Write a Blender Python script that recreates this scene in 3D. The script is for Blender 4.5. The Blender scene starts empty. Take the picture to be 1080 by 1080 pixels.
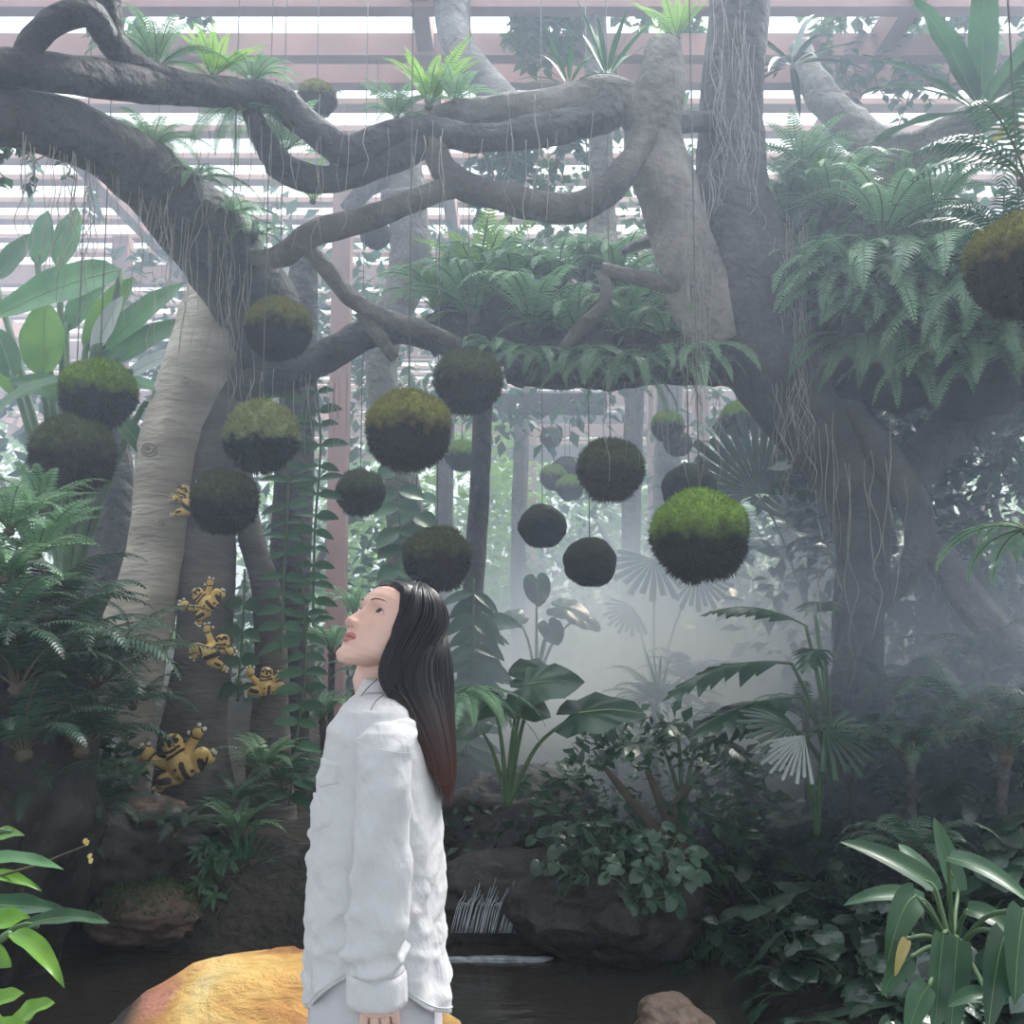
import bpy, math, random
from mathutils import Vector, Matrix, Quaternion, noise
# ------------------------------------------------------------------ camera, sky, sun, exposure
SC = bpy.context.scene
COL = SC.collection
PI = math.pi
PITCH = math.radians(6.0)
CAM = Vector((0.0, 0.0, 1.5))
cd = bpy.data.cameras.new('camera'); cam = bpy.data.objects.new('camera', cd); COL.objects.link(cam)
cam.location = CAM; cam.rotation_euler = (PI / 2 + PITCH, 0, 0)
cd.sensor_fit = 'HORIZONTAL'; cd.sensor_width = 36.0; cd.lens = 36.0; cd.clip_start = 0.05; cd.clip_end = 200
SC.camera = cam
w = bpy.data.worlds.new('overcast_sky'); SC.world = w; w.use_nodes = True
nt = w.node_tree; nt.nodes.clear()
wo = nt.nodes.new('ShaderNodeOutputWorld'); bg = nt.nodes.new('ShaderNodeBackground')
tc = nt.nodes.new('ShaderNodeTexCoord'); sx = nt.nodes.new('ShaderNodeSeparateXYZ'); rp = nt.nodes.new('ShaderNodeValToRGB')
nt.links.new(tc.outputs['Generated'], sx.inputs[0]); nt.links.new(sx.outputs['Z'], rp.inputs[0])
rp.color_ramp.elements[0].position = 0.0; rp.color_ramp.elements[0].color = (0.22, 0.25, 0.28, 1)
rp.color_ramp.elements[1].position = 1.0; rp.color_ramp.elements[1].color = (0.80, 0.91, 1.0, 1)
nt.links.new(rp.outputs[0], bg.inputs[0]); nt.links.new(bg.outputs[0], wo.inputs[0])
bg.inputs[1].default_value = 2.15
sl = bpy.data.lights.new('veiled_sun', 'SUN'); so = bpy.data.objects.new('veiled_sun', sl); COL.objects.link(so)
sl.energy = 5.4; sl.angle = math.radians(25); sl.color = (1.0, 0.99, 0.97)
so.rotation_euler = Vector((-0.50, -0.52, -1.0)).to_track_quat('-Z', 'Y').to_euler()
SC.view_settings.view_transform = 'Standard'; SC.view_settings.look = 'None'
SC.view_settings.gamma = 1.0; SC.view_settings.use_curve_mapping = False
SC.view_settings.exposure = 0.80
cy = SC.cycles
cy.use_denoising = True
try: cy.denoiser = 'OPENIMAGEDENOISE'; cy.denoising_input_passes = 'RGB_ALBEDO_NORMAL'
except Exception: pass
cy.max_bounces = 6; cy.diffuse_bounces = 3; cy.glossy_bounces = 2; cy.transmission_bounces = 4
cy.volume_bounces = 2; cy.transparent_max_bounces = 6
cy.volume_step_rate = 1.0; cy.volume_max_steps = 64
cy.caustics_reflective = False; cy.caustics_refractive = False
cy.sample_clamp_indirect = 4.0

# ------------------------------------------------------------------ helpers
def P(px, py, Y):
    """the point of the place seen at pixel (px, py) whose distance in front of the camera plane is Y (world y)"""
    a = (px - 540.0) / 1080.0; b = (540.0 - py) / 1080.0
    d = Vector((a, math.cos(PITCH) - b * math.sin(PITCH), math.sin(PITCH) + b * math.cos(PITCH)))
    return CAM + d * (Y / d.y)
def S(px, Y):
    return px / 1080.0 * Y
def rnd(a, b): return random.uniform(a, b)
def N3(x, y, z): return noise.noise(Vector((x, y, z)))

class MB:
    def __init__(self): self.v = []; self.f = []; self.m = []
    def add(self, vs, fs, mi=0):
        o = len(self.v); self.v.extend(vs); self.f.extend([tuple(i + o for i in f) for f in fs]); self.m.extend([mi] * len(fs))
    def build(self, name, mats, parent=None, smooth=True, loc=None):
        me = bpy.data.meshes.new(name); me.from_pydata([tuple(v) for v in self.v], [], self.f)
        if not isinstance(mats, (list, tuple)): mats = [mats]
        for m in mats: me.materials.append(m)
        me.polygons.foreach_set('material_index', self.m)
        me.polygons.foreach_set('use_smooth', [smooth] * len(self.f))
        me.update()
        o = bpy.data.objects.new(name, me); COL.objects.link(o)
        if parent is not None: o.parent = parent
        if loc is not None: o.location = loc
        return o
def tag(o, label=None, cat=None, group=None, kind=None):
    if label: o['label'] = label
    if cat: o['category'] = cat
    if group: o['group'] = group
    if kind: o['kind'] = kind
    return o
def empty(name, loc=(0, 0, 0), rz=0.0):
    o = bpy.data.objects.new(name, None); COL.objects.link(o); o.location = loc; o.rotation_euler = (0, 0, rz)
    o.empty_display_size = 0.1
    return o
def copy_tree(o, parent=None):
    c = o.copy(); COL.objects.link(c)
    if parent is not None: c.parent = parent
    for ch in list(o.children): copy_tree(ch, c)
    return c

def catmull(pts, sub):
    out = []; n = len(pts)
    for i in range(n - 1):
        p0 = pts[max(i - 1, 0)]; p1 = pts[i]; p2 = pts[i + 1]; p3 = pts[min(i + 2, n - 1)]
        for k in range(sub):
            t = k / sub; t2 = t * t; t3 = t2 * t
            out.append(0.5 * ((2 * p1) + (p2 - p0) * t + (2 * p0 - 5 * p1 + 4 * p2 - p3) * t2 + (3 * p1 - p0 - 3 * p2 + p3) * t3))
    out.append(pts[-1].copy() if hasattr(pts[-1], 'copy') else pts[-1])
    return out
def frames(c):
    n = len(c); T = []
    for i in range(n):
        d = c[min(i + 1, n - 1)] - c[max(i - 1, 0)]
        T.append(d.normalized() if d.length > 1e-9 else Vector((0, 0, 1)))
    up = Vector((0, 0, 1)) if abs(T[0].z) < 0.9 else Vector((0, 1, 0))
    U = [(up - T[0] * up.dot(T[0])).normalized()]
    for i in range(1, n):
        q = T[i - 1].rotation_difference(T[i]); u = q @ U[-1]; u = (u - T[i] * u.dot(T[i])).normalized(); U.append(u)
    return T, U
def tube(mb, pts, radii, seg=12, sub=5, lump=0.0, flute=0.0, nf=5, mi=0, seed=0.0, caps=True, flat=1.0):
    pts = [Vector(p) for p in pts]
    c = catmull(pts, sub); r = catmull([Vector((a, 0, 0)) for a in radii], sub)
    T, U = frames(c); vs = []; fs = []; acc = 0.0
    for i, p in enumerate(c):
        if i: acc += (c[i] - c[i - 1]).length
        t, u = T[i], U[i]; b = t.cross(u); R = max(r[i].x, 1e-4)
        for k in range(seg):
            a = 2 * PI * k / seg; q = R
            dv = u * (math.cos(a) * flat) + b * math.sin(a)
            if lump: q *= 1 + lump * (N3(p.x * 2.2 / max(R * 6, .25) + dv.x * 1.3 + seed, p.y * 2 + dv.y * 1.3, p.z * 2.2 / max(R * 6, .25) + dv.z * 1.3) + 0.6 * N3(p.x * 9 + dv.x * 3, p.y * 9 + dv.y * 3 + seed, p.z * 9 + dv.z * 3))
            if flute: q *= 1 + flute * math.sin(nf * a + 1.7 * math.sin(acc * 1.3 + seed) + seed) * (0.6 + 0.4 * math.sin(acc * 0.9 + seed))
            vs.append(p + dv * q)
    n = len(c)
    for i in range(n - 1):
        for k in range(seg):
            k2 = (k + 1) % seg
            fs.append((i * seg + k, i * seg + k2, (i + 1) * seg + k2, (i + 1) * seg + k))
    if caps:
        fs.append(tuple(range(seg - 1, -1, -1))); fs.append(tuple((n - 1) * seg + k for k in range(seg)))
    mb.add(vs, fs, mi)
def ptube(mb, spec, **kw):
    """spec: (px, py, Y, radius in px)"""
    tube(mb, [P(a, b, y) for a, b, y, r in spec], [S(r, y) for a, b, y, r in spec], **kw)
def box(mb, a, b, mi=0):
    x0, y0, z0 = a; x1, y1, z1 = b
    mb.add([Vector(p) for p in ((x0,y0,z0),(x1,y0,z0),(x1,y1,z0),(x0,y1,z0),(x0,y0,z1),(x1,y0,z1),(x1,y1,z1),(x0,y1,z1))],
           [(3,2,1,0),(4,5,6,7),(0,1,5,4),(1,2,6,5),(2,3,7,6),(3,0,4,7)], mi)
def ico(sub):
    t = (1 + 5 ** .5) / 2
    v = [Vector(p).normalized() for p in ((-1,t,0),(1,t,0),(-1,-t,0),(1,-t,0),(0,-1,t),(0,1,t),(0,-1,-t),(0,1,-t),(t,0,-1),(t,0,1),(-t,0,-1),(-t,0,1))]
    f = [(0,11,5),(0,5,1),(0,1,7),(0,7,10),(0,10,11),(1,5,9),(5,11,4),(11,10,2),(10,7,6),(7,1,8),(3,9,4),(3,4,2),(3,2,6),(3,6,8),(3,8,9),(4,9,5),(2,4,11),(6,2,10),(8,6,7),(9,8,1)]
    for _ in range(sub):
        cache = {}; nf = []
        def mid(a, b):
            k = (min(a, b), max(a, b))
            if k not in cache: v.append(((v[a] + v[b]) / 2).normalized()); cache[k] = len(v) - 1
            return cache[k]
        for a, b, c in f:
            x, y, z = mid(a, b), mid(b, c), mid(c, a); nf += [(a, x, z), (b, y, x), (c, z, y), (x, y, z)]
        f = nf
    return v, f
ICO = {k: ico(k) for k in (1, 2, 3, 4)}
def blob(mb, c, r, sub=3, amp=0.1, fr=2.0, seed=0.0, mi=0, amp2=0.0):
    c = Vector(c); rx, ry, rz = (r, r, r) if not hasattr(r, '__len__') else r
    v, f = ICO[sub]
    vs = []
    for p in v:
        q = 1 + amp * N3(p.x * fr + seed, p.y * fr + seed * 2, p.z * fr - seed) + amp2 * N3(p.x * fr * 4 + seed, p.y * fr * 4, p.z * fr * 4 - seed)
        vs.append(c + Vector((p.x * rx * q, p.y * ry * q, p.z * rz * q)))
    mb.add(vs, f, mi)

# ------------------------------------------------------------------ materials
def L(nt, a, b): nt.links.new(a, b)
def mat(name, c1, c2=None, rough=0.7, scale=6.0, bump=0.0, bscale=30.0, trans=0.0, spec=0.3, stretch=None, tint_obj=0.0, c3=None, detail=4.0, bdist=0.02, coat=0.0):
    m = bpy.data.materials.new(name); m.use_nodes = True; nt = m.node_tree; nt.nodes.clear()
    out = nt.nodes.new('ShaderNodeOutputMaterial'); b = nt.nodes.new('ShaderNodeBsdfPrincipled')
    b.inputs['Roughness'].default_value = rough; b.inputs['Specular IOR Level'].default_value = spec
    b.inputs['Coat Weight'].default_value = coat; b.inputs['Coat Roughness'].default_value = 0.2
    tc = nt.nodes.new('ShaderNodeTexCoord'); mp = nt.nodes.new('ShaderNodeMapping'); L(nt, tc.outputs['Object'], mp.inputs[0])
    if stretch: mp.inputs['Scale'].default_value = stretch
    nz = nt.nodes.new('ShaderNodeTexNoise'); nz.inputs['Scale'].default_value = scale; nz.inputs['Detail'].default_value = detail; L(nt, mp.outputs[0], nz.inputs['Vector'])
    rp = nt.nodes.new('ShaderNodeValToRGB'); L(nt, nz.outputs['Fac'], rp.inputs[0])
    c2 = c2 or c1
    e = rp.color_ramp.elements; e[0].position = 0.33; e[0].color = (*c1, 1); e[1].position = 0.67; e[1].color = (*c2, 1)
    if c3: k = e.new(0.82); k.color = (*c3, 1)
    col = rp.outputs[0]
    if tint_obj:
        oi = nt.nodes.new('ShaderNodeObjectInfo'); hs = nt.nodes.new('ShaderNodeHueSaturation')
        mr = nt.nodes.new('ShaderNodeMapRange'); mr.inputs[3].default_value = 1 - tint_obj; mr.inputs[4].default_value = 1 + tint_obj
        L(nt, oi.outputs['Random'], mr.inputs[0]); L(nt, mr.outputs[0], hs.inputs['Value']); L(nt, col, hs.inputs['Color']); col = hs.outputs[0]
    L(nt, col, b.inputs['Base Color'])
    if bump:
        n2 = nt.nodes.new('ShaderNodeTexNoise'); n2.inputs['Scale'].default_value = bscale; n2.inputs['Detail'].default_value = 5; L(nt, mp.outputs[0], n2.inputs['Vector'])
        bp = nt.nodes.new('ShaderNodeBump'); bp.inputs['Strength'].default_value = bump; bp.inputs['Distance'].default_value = bdist
        L(nt, n2.outputs['Fac'], bp.inputs['Height']); L(nt, bp.outputs[0], b.inputs['Normal'])
    sh = b.outputs[0]
    if trans:
        tr = nt.nodes.new('ShaderNodeBsdfTranslucent'); L(nt, col, tr.inputs['Color']); mx = nt.nodes.new('ShaderNodeMixShader'); mx.inputs[0].default_value = trans
        L(nt, b.outputs[0], mx.inputs[1]); L(nt, tr.outputs[0], mx.inputs[2]); sh = mx.outputs[0]
    L(nt, sh, out.inputs['Surface'])
    return m
M = {}
M['bark_dark'] = mat('bark_dark', (0.045, 0.042, 0.042), (0.11, 0.104, 0.10), 0.75, 3.5, 1.0, 13, bdist=0.08, spec=0.35)
M['bark_grey'] = mat('bark_grey', (0.10, 0.094, 0.09), (0.22, 0.205, 0.19), 0.8, 3.0, 1.0, 13, bdist=0.07)
M['bark_pale'] = mat('bark_pale', (0.36, 0.32, 0.26), (0.60, 0.55, 0.46), 0.85, 2.0, .8, 9, stretch=(0.8, 0.8, 3), bdist=0.05, c3=(0.25, 0.23, 0.2))
M['bark_tan'] = mat('bark_tan', (0.17, 0.158, 0.145), (0.37, 0.345, 0.315), 0.8, 3.0, 1.0, 12, bdist=0.09)
M['bark_frog'] = mat('bark_frog', (0.10, 0.095, 0.088), (0.17, 0.16, 0.14), 0.85, 2.5, 0.7, 10, stretch=(0.8, 0.8, 3), bdist=0.04)
M['root'] = mat('aerial_root', (0.26, 0.24, 0.22), (0.42, 0.39, 0.35), 0.9, 8)
M['cord'] = mat('cord', (0.16, 0.16, 0.15), None, 0.9)
M['rust'] = mat('red_brown_paint', (0.28, 0.16, 0.14), (0.38, 0.22, 0.19), 0.7, 1.5, 0.15, 12)
M['slat'] = mat('weathered_slat', (0.42, 0.25, 0.21), (0.52, 0.34, 0.28), 0.8, 2.0, 0.2, 10)
M['steel'] = mat('dark_steel', (0.10, 0.09, 0.095), (0.15, 0.13, 0.13), 0.6, 2)
M['soil'] = mat('wet_soil', (0.018, 0.017, 0.014), (0.045, 0.04, 0.03), 0.9, 3, 1.0, 12, bdist=0.08)
M['rockd'] = mat('dark_wet_rock', (0.009, 0.009, 0.008), (0.034, 0.030, 0.026), 0.6, 3, 1.0, 9, bdist=0.06, spec=0.5)
M['rockb'] = mat('brown_rock', (0.06, 0.04, 0.03), (0.16, 0.11, 0.085), 0.6, 4, 1.0, 9, bdist=0.05)
M['stone_path'] = mat('path_stone', (0.16, 0.15, 0.14), (0.28, 0.27, 0.25), 0.8, 5, 0.6, 14)
M['fern'] = mat('fern_green', (0.14, 0.29, 0.15), (0.27, 0.45, 0.25), 0.40, 3, trans=0.3, spec=0.5, tint_obj=0.25)
M['fern_blue'] = mat('fern_deep_green', (0.025, 0.075, 0.05), (0.06, 0.14, 0.085), 0.4, 3, trans=0.25, spec=0.5, tint_obj=0.25)
M['fern_bright'] = mat('fern_bright_green', (0.16, 0.34, 0.05), (0.30, 0.50, 0.09), 0.5, 3, trans=0.4, spec=0.3, tint_obj=0.15)
M['stem'] = mat('stem_brown', (0.09, 0.075, 0.05), (0.14, 0.12, 0.07), 0.7, 8)
M['stem_green'] = mat('stem_green', (0.06, 0.12, 0.05), (0.11, 0.19, 0.08), 0.5, 8)
M['leaf_dark'] = mat('leaf_dark_green', (0.012, 0.042, 0.024), (0.035, 0.09, 0.045), 0.28, 4, trans=0.12, spec=0.6, tint_obj=0.25)
M['leaf_mid'] = mat('leaf_mid_green', (0.025, 0.085, 0.04), (0.06, 0.16, 0.07), 0.35, 4, trans=0.25, spec=0.5, tint_obj=0.25)
M['leaf_bright'] = mat('leaf_bright_green', (0.07, 0.22, 0.02), (0.19, 0.40, 0.05), 0.35, 4, trans=0.35, spec=0.5, tint_obj=0.15)
M['leaf_banana'] = mat('leaf_banana', (0.04, 0.14, 0.05), (0.10, 0.27, 0.09), 0.35, 3, trans=0.35, spec=0.5, tint_obj=0.2)
M['leaf_pale'] = mat('leaf_pale_underside', (0.40, 0.46, 0.45), (0.52, 0.57, 0.55), 0.5, 3, trans=0.25)
M['rib'] = mat('leaf_rib', (0.22, 0.34, 0.14), None, 0.5)
M['leaf_yellow'] = mat('leaf_withered_yellow', (0.48, 0.40, 0.10), (0.62, 0.52, 0.24), 0.6, 10, trans=0.2)
M['leaf_garden'] = mat('leaf_garden', (0.13, 0.30, 0.06), (0.30, 0.48, 0.14), 0.6, 1.2, trans=0.4, tint_obj=0.2)
M['leaf_ivy'] = mat('leaf_ivy', (0.03, 0.09, 0.03), (0.10, 0.20, 0.06), 0.5, 2, trans=0.35, tint_obj=0.2)
M['black'] = mat('black_rubber', (0.02, 0.02, 0.02), None, 0.6)
# ------------------------------------------------------------------ the ground and the pool
def sstep(a, b, x):
    t = min(max((x - a) / (b - a), 0.0), 1.0); return t * t * (3 - 2 * t)
WATER = -0.25
def ground_h(x, y):
    far = 0.12 + 0.35 * sstep(6.5, 11, y) + 0.25 * sstep(11, 20, y)
    # left bank, right bank, path, stream
    edge = 5.75 + 0.25 * math.sin(x * 1.3) - 0.2 * sstep(-1.2, -3.5, x)
    left = -0.6 + (far + 0.6) * sstep(edge - 0.15, edge + 0.5, y)
    xr = 1.0 + 0.25 * math.sin(y * 1.1) - 0.1 * (y - 4)
    right = sstep(xr - 0.1, xr + 0.9, x) * (0.55 + 0.35 * sstep(1.5, 4.0, x))
    path = 0.6 * (1 - sstep(2.55, 2.75, y + 0.05 * math.sin(x * 2)))
    h = max(left, -0.6 + right * 1.0 + 0.0)
    h = max(h, -0.6 + path)
    if y > 5.6:
        s = math.exp(-((x - 0.15 - 0.12 * (y - 6)) / 0.45) ** 2) * (1 - sstep(8, 9.5, y)); h -= s * 0.32 * sstep(5.6, 6.2, y)
    h = max(h, -.3 + 1.38 * sstep(1.5, 3.0, x) * sstep(4.3, 5.9, y))
    if y > 2.9: h += 0.06 * N3(x * 1.7, y * 1.7, 3.1) + 0.03 * N3(x * 5, y * 5, 1.1)
    return h
mb = MB(); NX, NY = 150, 220
xs = [-14 + 28 * i / NX for i in range(NX + 1)]; ys = [-4 + 40 * (j / NY) ** 1.25 for j in range(NY + 1)]
for y in ys:
    for x in xs: mb.v.append(Vector((x, y, ground_h(x, y))))
for j in range(NY):
    for i in range(NX):
        a = j * (NX + 1) + i; mb.f.append((a, a + 1, a + NX + 2, a + NX + 1)); mb.m.append(1 if ys[j + 1] < 2.6 else 0)
g = mb.build('ground', [M['soil'], M['stone_path']]); tag(g, kind='structure')
# pool water
wm = bpy.data.materials.new('pool_water'); wm.use_nodes = True; nt = wm.node_tree; b = nt.nodes['Principled BSDF']
b.inputs['Base Color'].default_value = (0.030, 0.026, 0.020, 1); b.inputs['Roughness'].default_value = 0.12; b.inputs['Specular IOR Level'].default_value = 0.5
t_ = nt.nodes.new('ShaderNodeTexCoord'); n_ = nt.nodes.new('ShaderNodeTexNoise'); n_.inputs['Scale'].default_value = 5; n_.inputs['Detail'].default_value = 3
m_ = nt.nodes.new('ShaderNodeMapping'); m_.inputs['Scale'].default_value = (1, 2.5, 1); L(nt, t_.outputs['Object'], m_.inputs[0]); L(nt, m_.outputs[0], n_.inputs['Vector'])
b_ = nt.nodes.new('ShaderNodeBump'); b_.inputs['Strength'].default_value = 0.25; b_.inputs['Distance'].default_value = 0.03
L(nt, n_.outputs['Fac'], b_.inputs['Height']); L(nt, b_.outputs[0], b.inputs['Normal'])
mb = MB(); mb.add([Vector((-9, 2.6, WATER)), Vector((2.6, 2.6, WATER)), Vector((2.6, 6.6, WATER)), Vector((-9, 6.6, WATER))], [(0, 1, 2, 3)])
tag(mb.build('water', wm), kind='structure')

# ------------------------------------------------------------------ pergola roof far behind
perg = empty('pergola', (0, 8, 0)); perg['kind'] = 'structure'; tag(perg, 'red-brown pergola roof of slats over the garden, with unseen shading slats added in front')
ZR = 6.5
def pbox(name, a, b_, m):
    mb = MB(); box(mb, a, b_); o = mb.build(name, m, perg, smooth=False); o.location = (0, -8, 0); return o
for yb in (7.6, 8.3, 8.75): pbox('beam', (-13, yb, ZR - 0.20), (13, yb + 0.14, ZR + 0.0), M['rust'])
for k in range(7): pbox('rafter', (-12.6 + k * 3.93, 6.9, ZR - 0.16), (-12.46 + k * 3.93, 30, ZR + 0.09), M['rust'])
for k in range(34):
    y = 9.7 + k * 0.60; pbox('slat', (-13, y, ZR + 0.10 + 0.02 * (k % 2)), (13, y + 0.19, ZR + 0.16 + 0.02 * (k % 2)), M['slat'])
for yb in (14, 18, 22, 26, 29.8): pbox('beam', (-13, yb, ZR - 0.3), (13, yb + 0.16, ZR - 0.02), M['rust'])
for (px, Y, wd) in ((357, 11.0, 0.20), (740, 15.0, 0.22), (691, 17.5, 0.24), (560, 24, .25), (900, 15, .22), (120, 13, .2)):
    c = P(px, 500, Y); pbox('post', (c.x - wd / 2, Y - wd / 2, -0.2), (c.x + wd / 2, Y + wd / 2, ZR - 0.02), M['rust'])
for k in range(25): pbox('slat', (-14, -7.0 + k * .48, ZR + .10), (14, -6.62 + k * .48, ZR + .14), M['slat'])  # unseen close-set slats overhead, added to cut the light on woman and foreground
pbox('plank', tuple(P(908, 203, 9.0)), tuple(P(965, 190, 9.2)), M['slat'])
# lower dark lintels seen between the trees
for (x0, x1, py, Y, h) in ((480, 640, 425, 13.0, 0.26), (470, 720, 477, 21.0, 0.30), (560, 770, 440, 19.0, .2)):
    a = P(x0, py, Y); c = P(x1, py, Y); pbox('lintel', (a.x, Y, a.z - h / 2), (c.x, Y + 0.15, a.z + h / 2), M['steel'])
# ------------------------------------------------------------------ the two banyans and their limbs
def roots(parent, spots, name='aerial_roots', m='root', r=0.002):
    """hanging thin roots: (px, py, Y, length px)"""
    mb = MB()
    for (px, py, Y, ln) in spots:
        p = P(px, py, Y); n = max(3, int(ln / 25)); q = [p]; l = S(ln, Y)
        for k in range(1, n + 1): q.append(p + Vector((rnd(-.02, .02) * (k ** .5), rnd(-.02, .02), -l * k / n)))
        rr = rnd(0.6, 1.5) * r
        tube(mb, q, [rr] * (n) + [rr * .4], seg=4, sub=3)
    o = mb.build(name, M[m], parent); o['kind'] = 'stuff'; return o
def part(parent, name, m, specs, seg=20, sub=6, lump=0.12, flute=0.0, nf=5):
    mb = MB()
    for i, s in enumerate(specs): ptube(mb, s, seg=seg, sub=sub, lump=lump, flute=flute, nf=nf, seed=i * 3.1 + len(name))
    return mb.build(name, M[m], parent)
random.seed(3)
tl = empty('banyan_tree', P(190, 860, 7.0)); tag(tl, 'left banyan tree with pale trunk and dark limb reaching to the upper left corner', 'tree')
INV_L = Matrix.Translation(-tl.location)
tp = []
tp.append(part(tl, 'trunk', 'bark_pale', [[(250, 262, 7.25, 32), (240, 285, 7.2, 36), (222, 370, 7.1, 42), (183, 460, 7.0, 34), (168, 560, 7.0, 30), (150, 640, 7.0, 33), (128, 720, 6.9, 42), (105, 800, 6.9, 50), (95, 890, 6.9, 60)]], seg=36, flute=0.06))
tp.append(part(tl, 'trunk', 'bark_frog', [[(268, 330, 7.2, 30), (245, 420, 7.1, 30), (225, 500, 7.1, 30), (219, 600, 7.1, 29), (213, 700, 7.1, 30), (205, 780, 7.05, 33), (208, 850, 7.0, 44), (215, 910, 7.0, 60), (218, 950, 7.0, 70)]], seg=36, flute=0.05))
tp.append(part(tl, 'root', 'bark_frog', [[(250, 470, 7.2, 12), (263, 560, 7.2, 13), (280, 620, 7.2, 15), (286, 700, 7.2, 17), (284, 790, 7.2, 22), (284, 870, 7.2, 28), (284, 910, 7.2, 30)]], seg=20, flute=0.05))
tp.append(part(tl, 'limb', 'bark_dark', [[(-60, 118, 4.6, 34), (0, 122, 4.8, 33), (60, 132, 5.1, 33), (130, 168, 5.6, 36), (195, 225, 6.2, 42), (245, 285, 6.7, 46), (280, 345, 7.0, 40), (255, 420, 7.2, 20)]], seg=32, flute=0.05))
tp.append(part(tl, 'limb', 'bark_dark', [[(-50, 70, 4.6, 20), (20, 72, 4.7, 20), (70, 78, 4.9, 21), (130, 86, 5.2, 21), (190, 94, 5.5, 18), (250, 98, 5.7, 16)],
        [(20, 85, 4.7, 14), (32, 48, 4.7, 14), (60, 22, 4.75, 15), (95, 15, 4.8, 15), (112, 40, 4.9, 14)]], seg=24, flute=0.05))
tp.append(part(tl, 'limb', 'bark_dark', [[(112, -40, 4.9, 19), (108, 0, 4.95, 19), (118, 44, 5.1, 17), (150, 74, 5.3, 16), (200, 92, 5.5, 16), (258, 98, 5.7, 15), (292, 104, 5.75, 18), (330, 136, 5.8, 16), (368, 158, 5.9, 17), (410, 142, 5.95, 15), (450, 138, 6.0, 17), (500, 146, 6.0, 15), (560, 140, 6.0, 17), (610, 130, 6.1, 18), (650, 118, 6.2, 17)]], seg=26, lump=0.16, flute=0.07))
tp.append(part(tl, 'limb', 'bark_dark', [[(262, 110, 5.75, 9), (280, 150, 5.9, 13), (302, 180, 6.0, 16), (342, 190, 6.0, 15), (385, 180, 6.0, 14), (425, 163, 6.0, 15), (452, 150, 6.0, 13)]], seg=22, lump=0.16, flute=0.06))
tp.append(part(tl, 'limb', 'bark_grey', [[(455, 148, 6.0, 12), (468, 178, 6.0, 15), (490, 197, 6.0, 16), (530, 208, 6.0, 15), (570, 217, 6.05, 17), (612, 217, 6.1, 17), (645, 198, 6.15, 16), (664, 170, 6.2, 14), (684, 147, 6.25, 13), (712, 131, 6.35, 11), (748, 128, 6.5, 12)]], seg=24, lump=0.16, flute=0.06))
tp.append(part(tl, 'limb', 'bark_grey', [[(245, 262, 6.6, 7), (272, 272, 6.4, 9), (300, 268, 6.3, 13), (325, 248, 6.2, 14), (360, 238, 6.1, 14), (400, 226, 6.05, 13), (440, 210, 6.0, 12), (478, 196, 6.0, 13)], ], seg=22, lump=0.14, flute=0.06))
tp.append(part(tl, 'limb', 'bark_grey', [[(322, 258, 6.25, 7), (345, 284, 6.3, 10), (370, 314, 6.3, 10), (405, 334, 6.35, 9), (445, 347, 6.4, 9), (484, 364, 6.5, 8)], [(380, 328, 6.35, 8), (398, 352, 6.4, 8), (416, 378, 6.5, 6)]], seg=18, lump=0.14))
tp.append(part(tl, 'limb', 'bark_dark', [[(225, 425, 7.1, 18), (262, 408, 7.0, 20), (310, 392, 6.9, 18), (350, 372, 6.8, 18), (388, 352, 6.7, 16), (430, 352, 6.7, 12), (480, 372, 6.8, 8)]], seg=24, lump=0.14, flute=0.05))
sp = []
for k in range(70):
    t = random.random(); x = 20 + t * 250; sp.append((x, 150 + max(0, x - 60) * 0.62 + rnd(-25, 15), 4.75 + t * 1.7, rnd(40, 190)))
for k in range(45): sp.append((rnd(120, 640), rnd(95, 150), 5.75, rnd(40, 200)))
for k in range(22): sp.append((rnd(250, 400), rnd(385, 405), 6.8, rnd(30, 90)))
tp.append(roots(tl, sp))
for (px, py, Y, r) in ((226, 291, 6.90, 7), (157, 474, 6.72, 8), (171, 551, 6.72, 4), (196, 400, 6.75, 5)):
    mb = MB(); c = P(px, py, Y); R = S(r, Y)
    for q in (1.0, .55): tube(mb, [c + Vector((R * q * math.cos(2 * PI * k / 14), -.01 * (1 - q), R * q * .85 * math.sin(2 * PI * k / 14))) for k in range(15)], [R * .22] * 15, seg=6, sub=1, lump=.3)
    blob(mb, c + Vector((0, .02, 0)), (R * .9, R * .4, R * .8), 2, .2, 3, px); tp.append(mb.build('knot', M['bark_pale'], tl))
for o in tp: o.matrix_parent_inverse = INV_L

tr = empty('banyan_tree', P(900, 850, 6.8)); tag(tr, 'right banyan tree with smooth grey fluted trunk leaning over the mist', 'tree')
INV_R = Matrix.Translation(-tr.location); tp = []
tp.append(part(tr, 'trunk', 'bark_dark', [[(782, -60, 6.6, 36), (779, 0, 6.6, 35), (772, 90, 6.6, 34), (770, 170, 6.6, 36), (775, 240, 6.6, 46), (788, 310, 6.6, 53), (812, 380, 6.6, 47), (846, 436, 6.65, 40), (888, 494, 6.7, 38), (910, 556, 6.75, 31), (906, 640, 6.8, 27), (902, 740, 6.8, 27), (900, 850, 6.8, 36)]], seg=44, lump=0.10, flute=0.10, nf=4))
tp.append(part(tr, 'trunk', 'bark_tan', [[(700, 48, 6.3, 20), (698, 90, 6.3, 27), (688, 140, 6.35, 30), (700, 190, 6.4, 33), (716, 245, 6.45, 32), (738, 300, 6.5, 36), (765, 360, 6.55, 36)]], seg=30, flute=0.12, nf=6))
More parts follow.
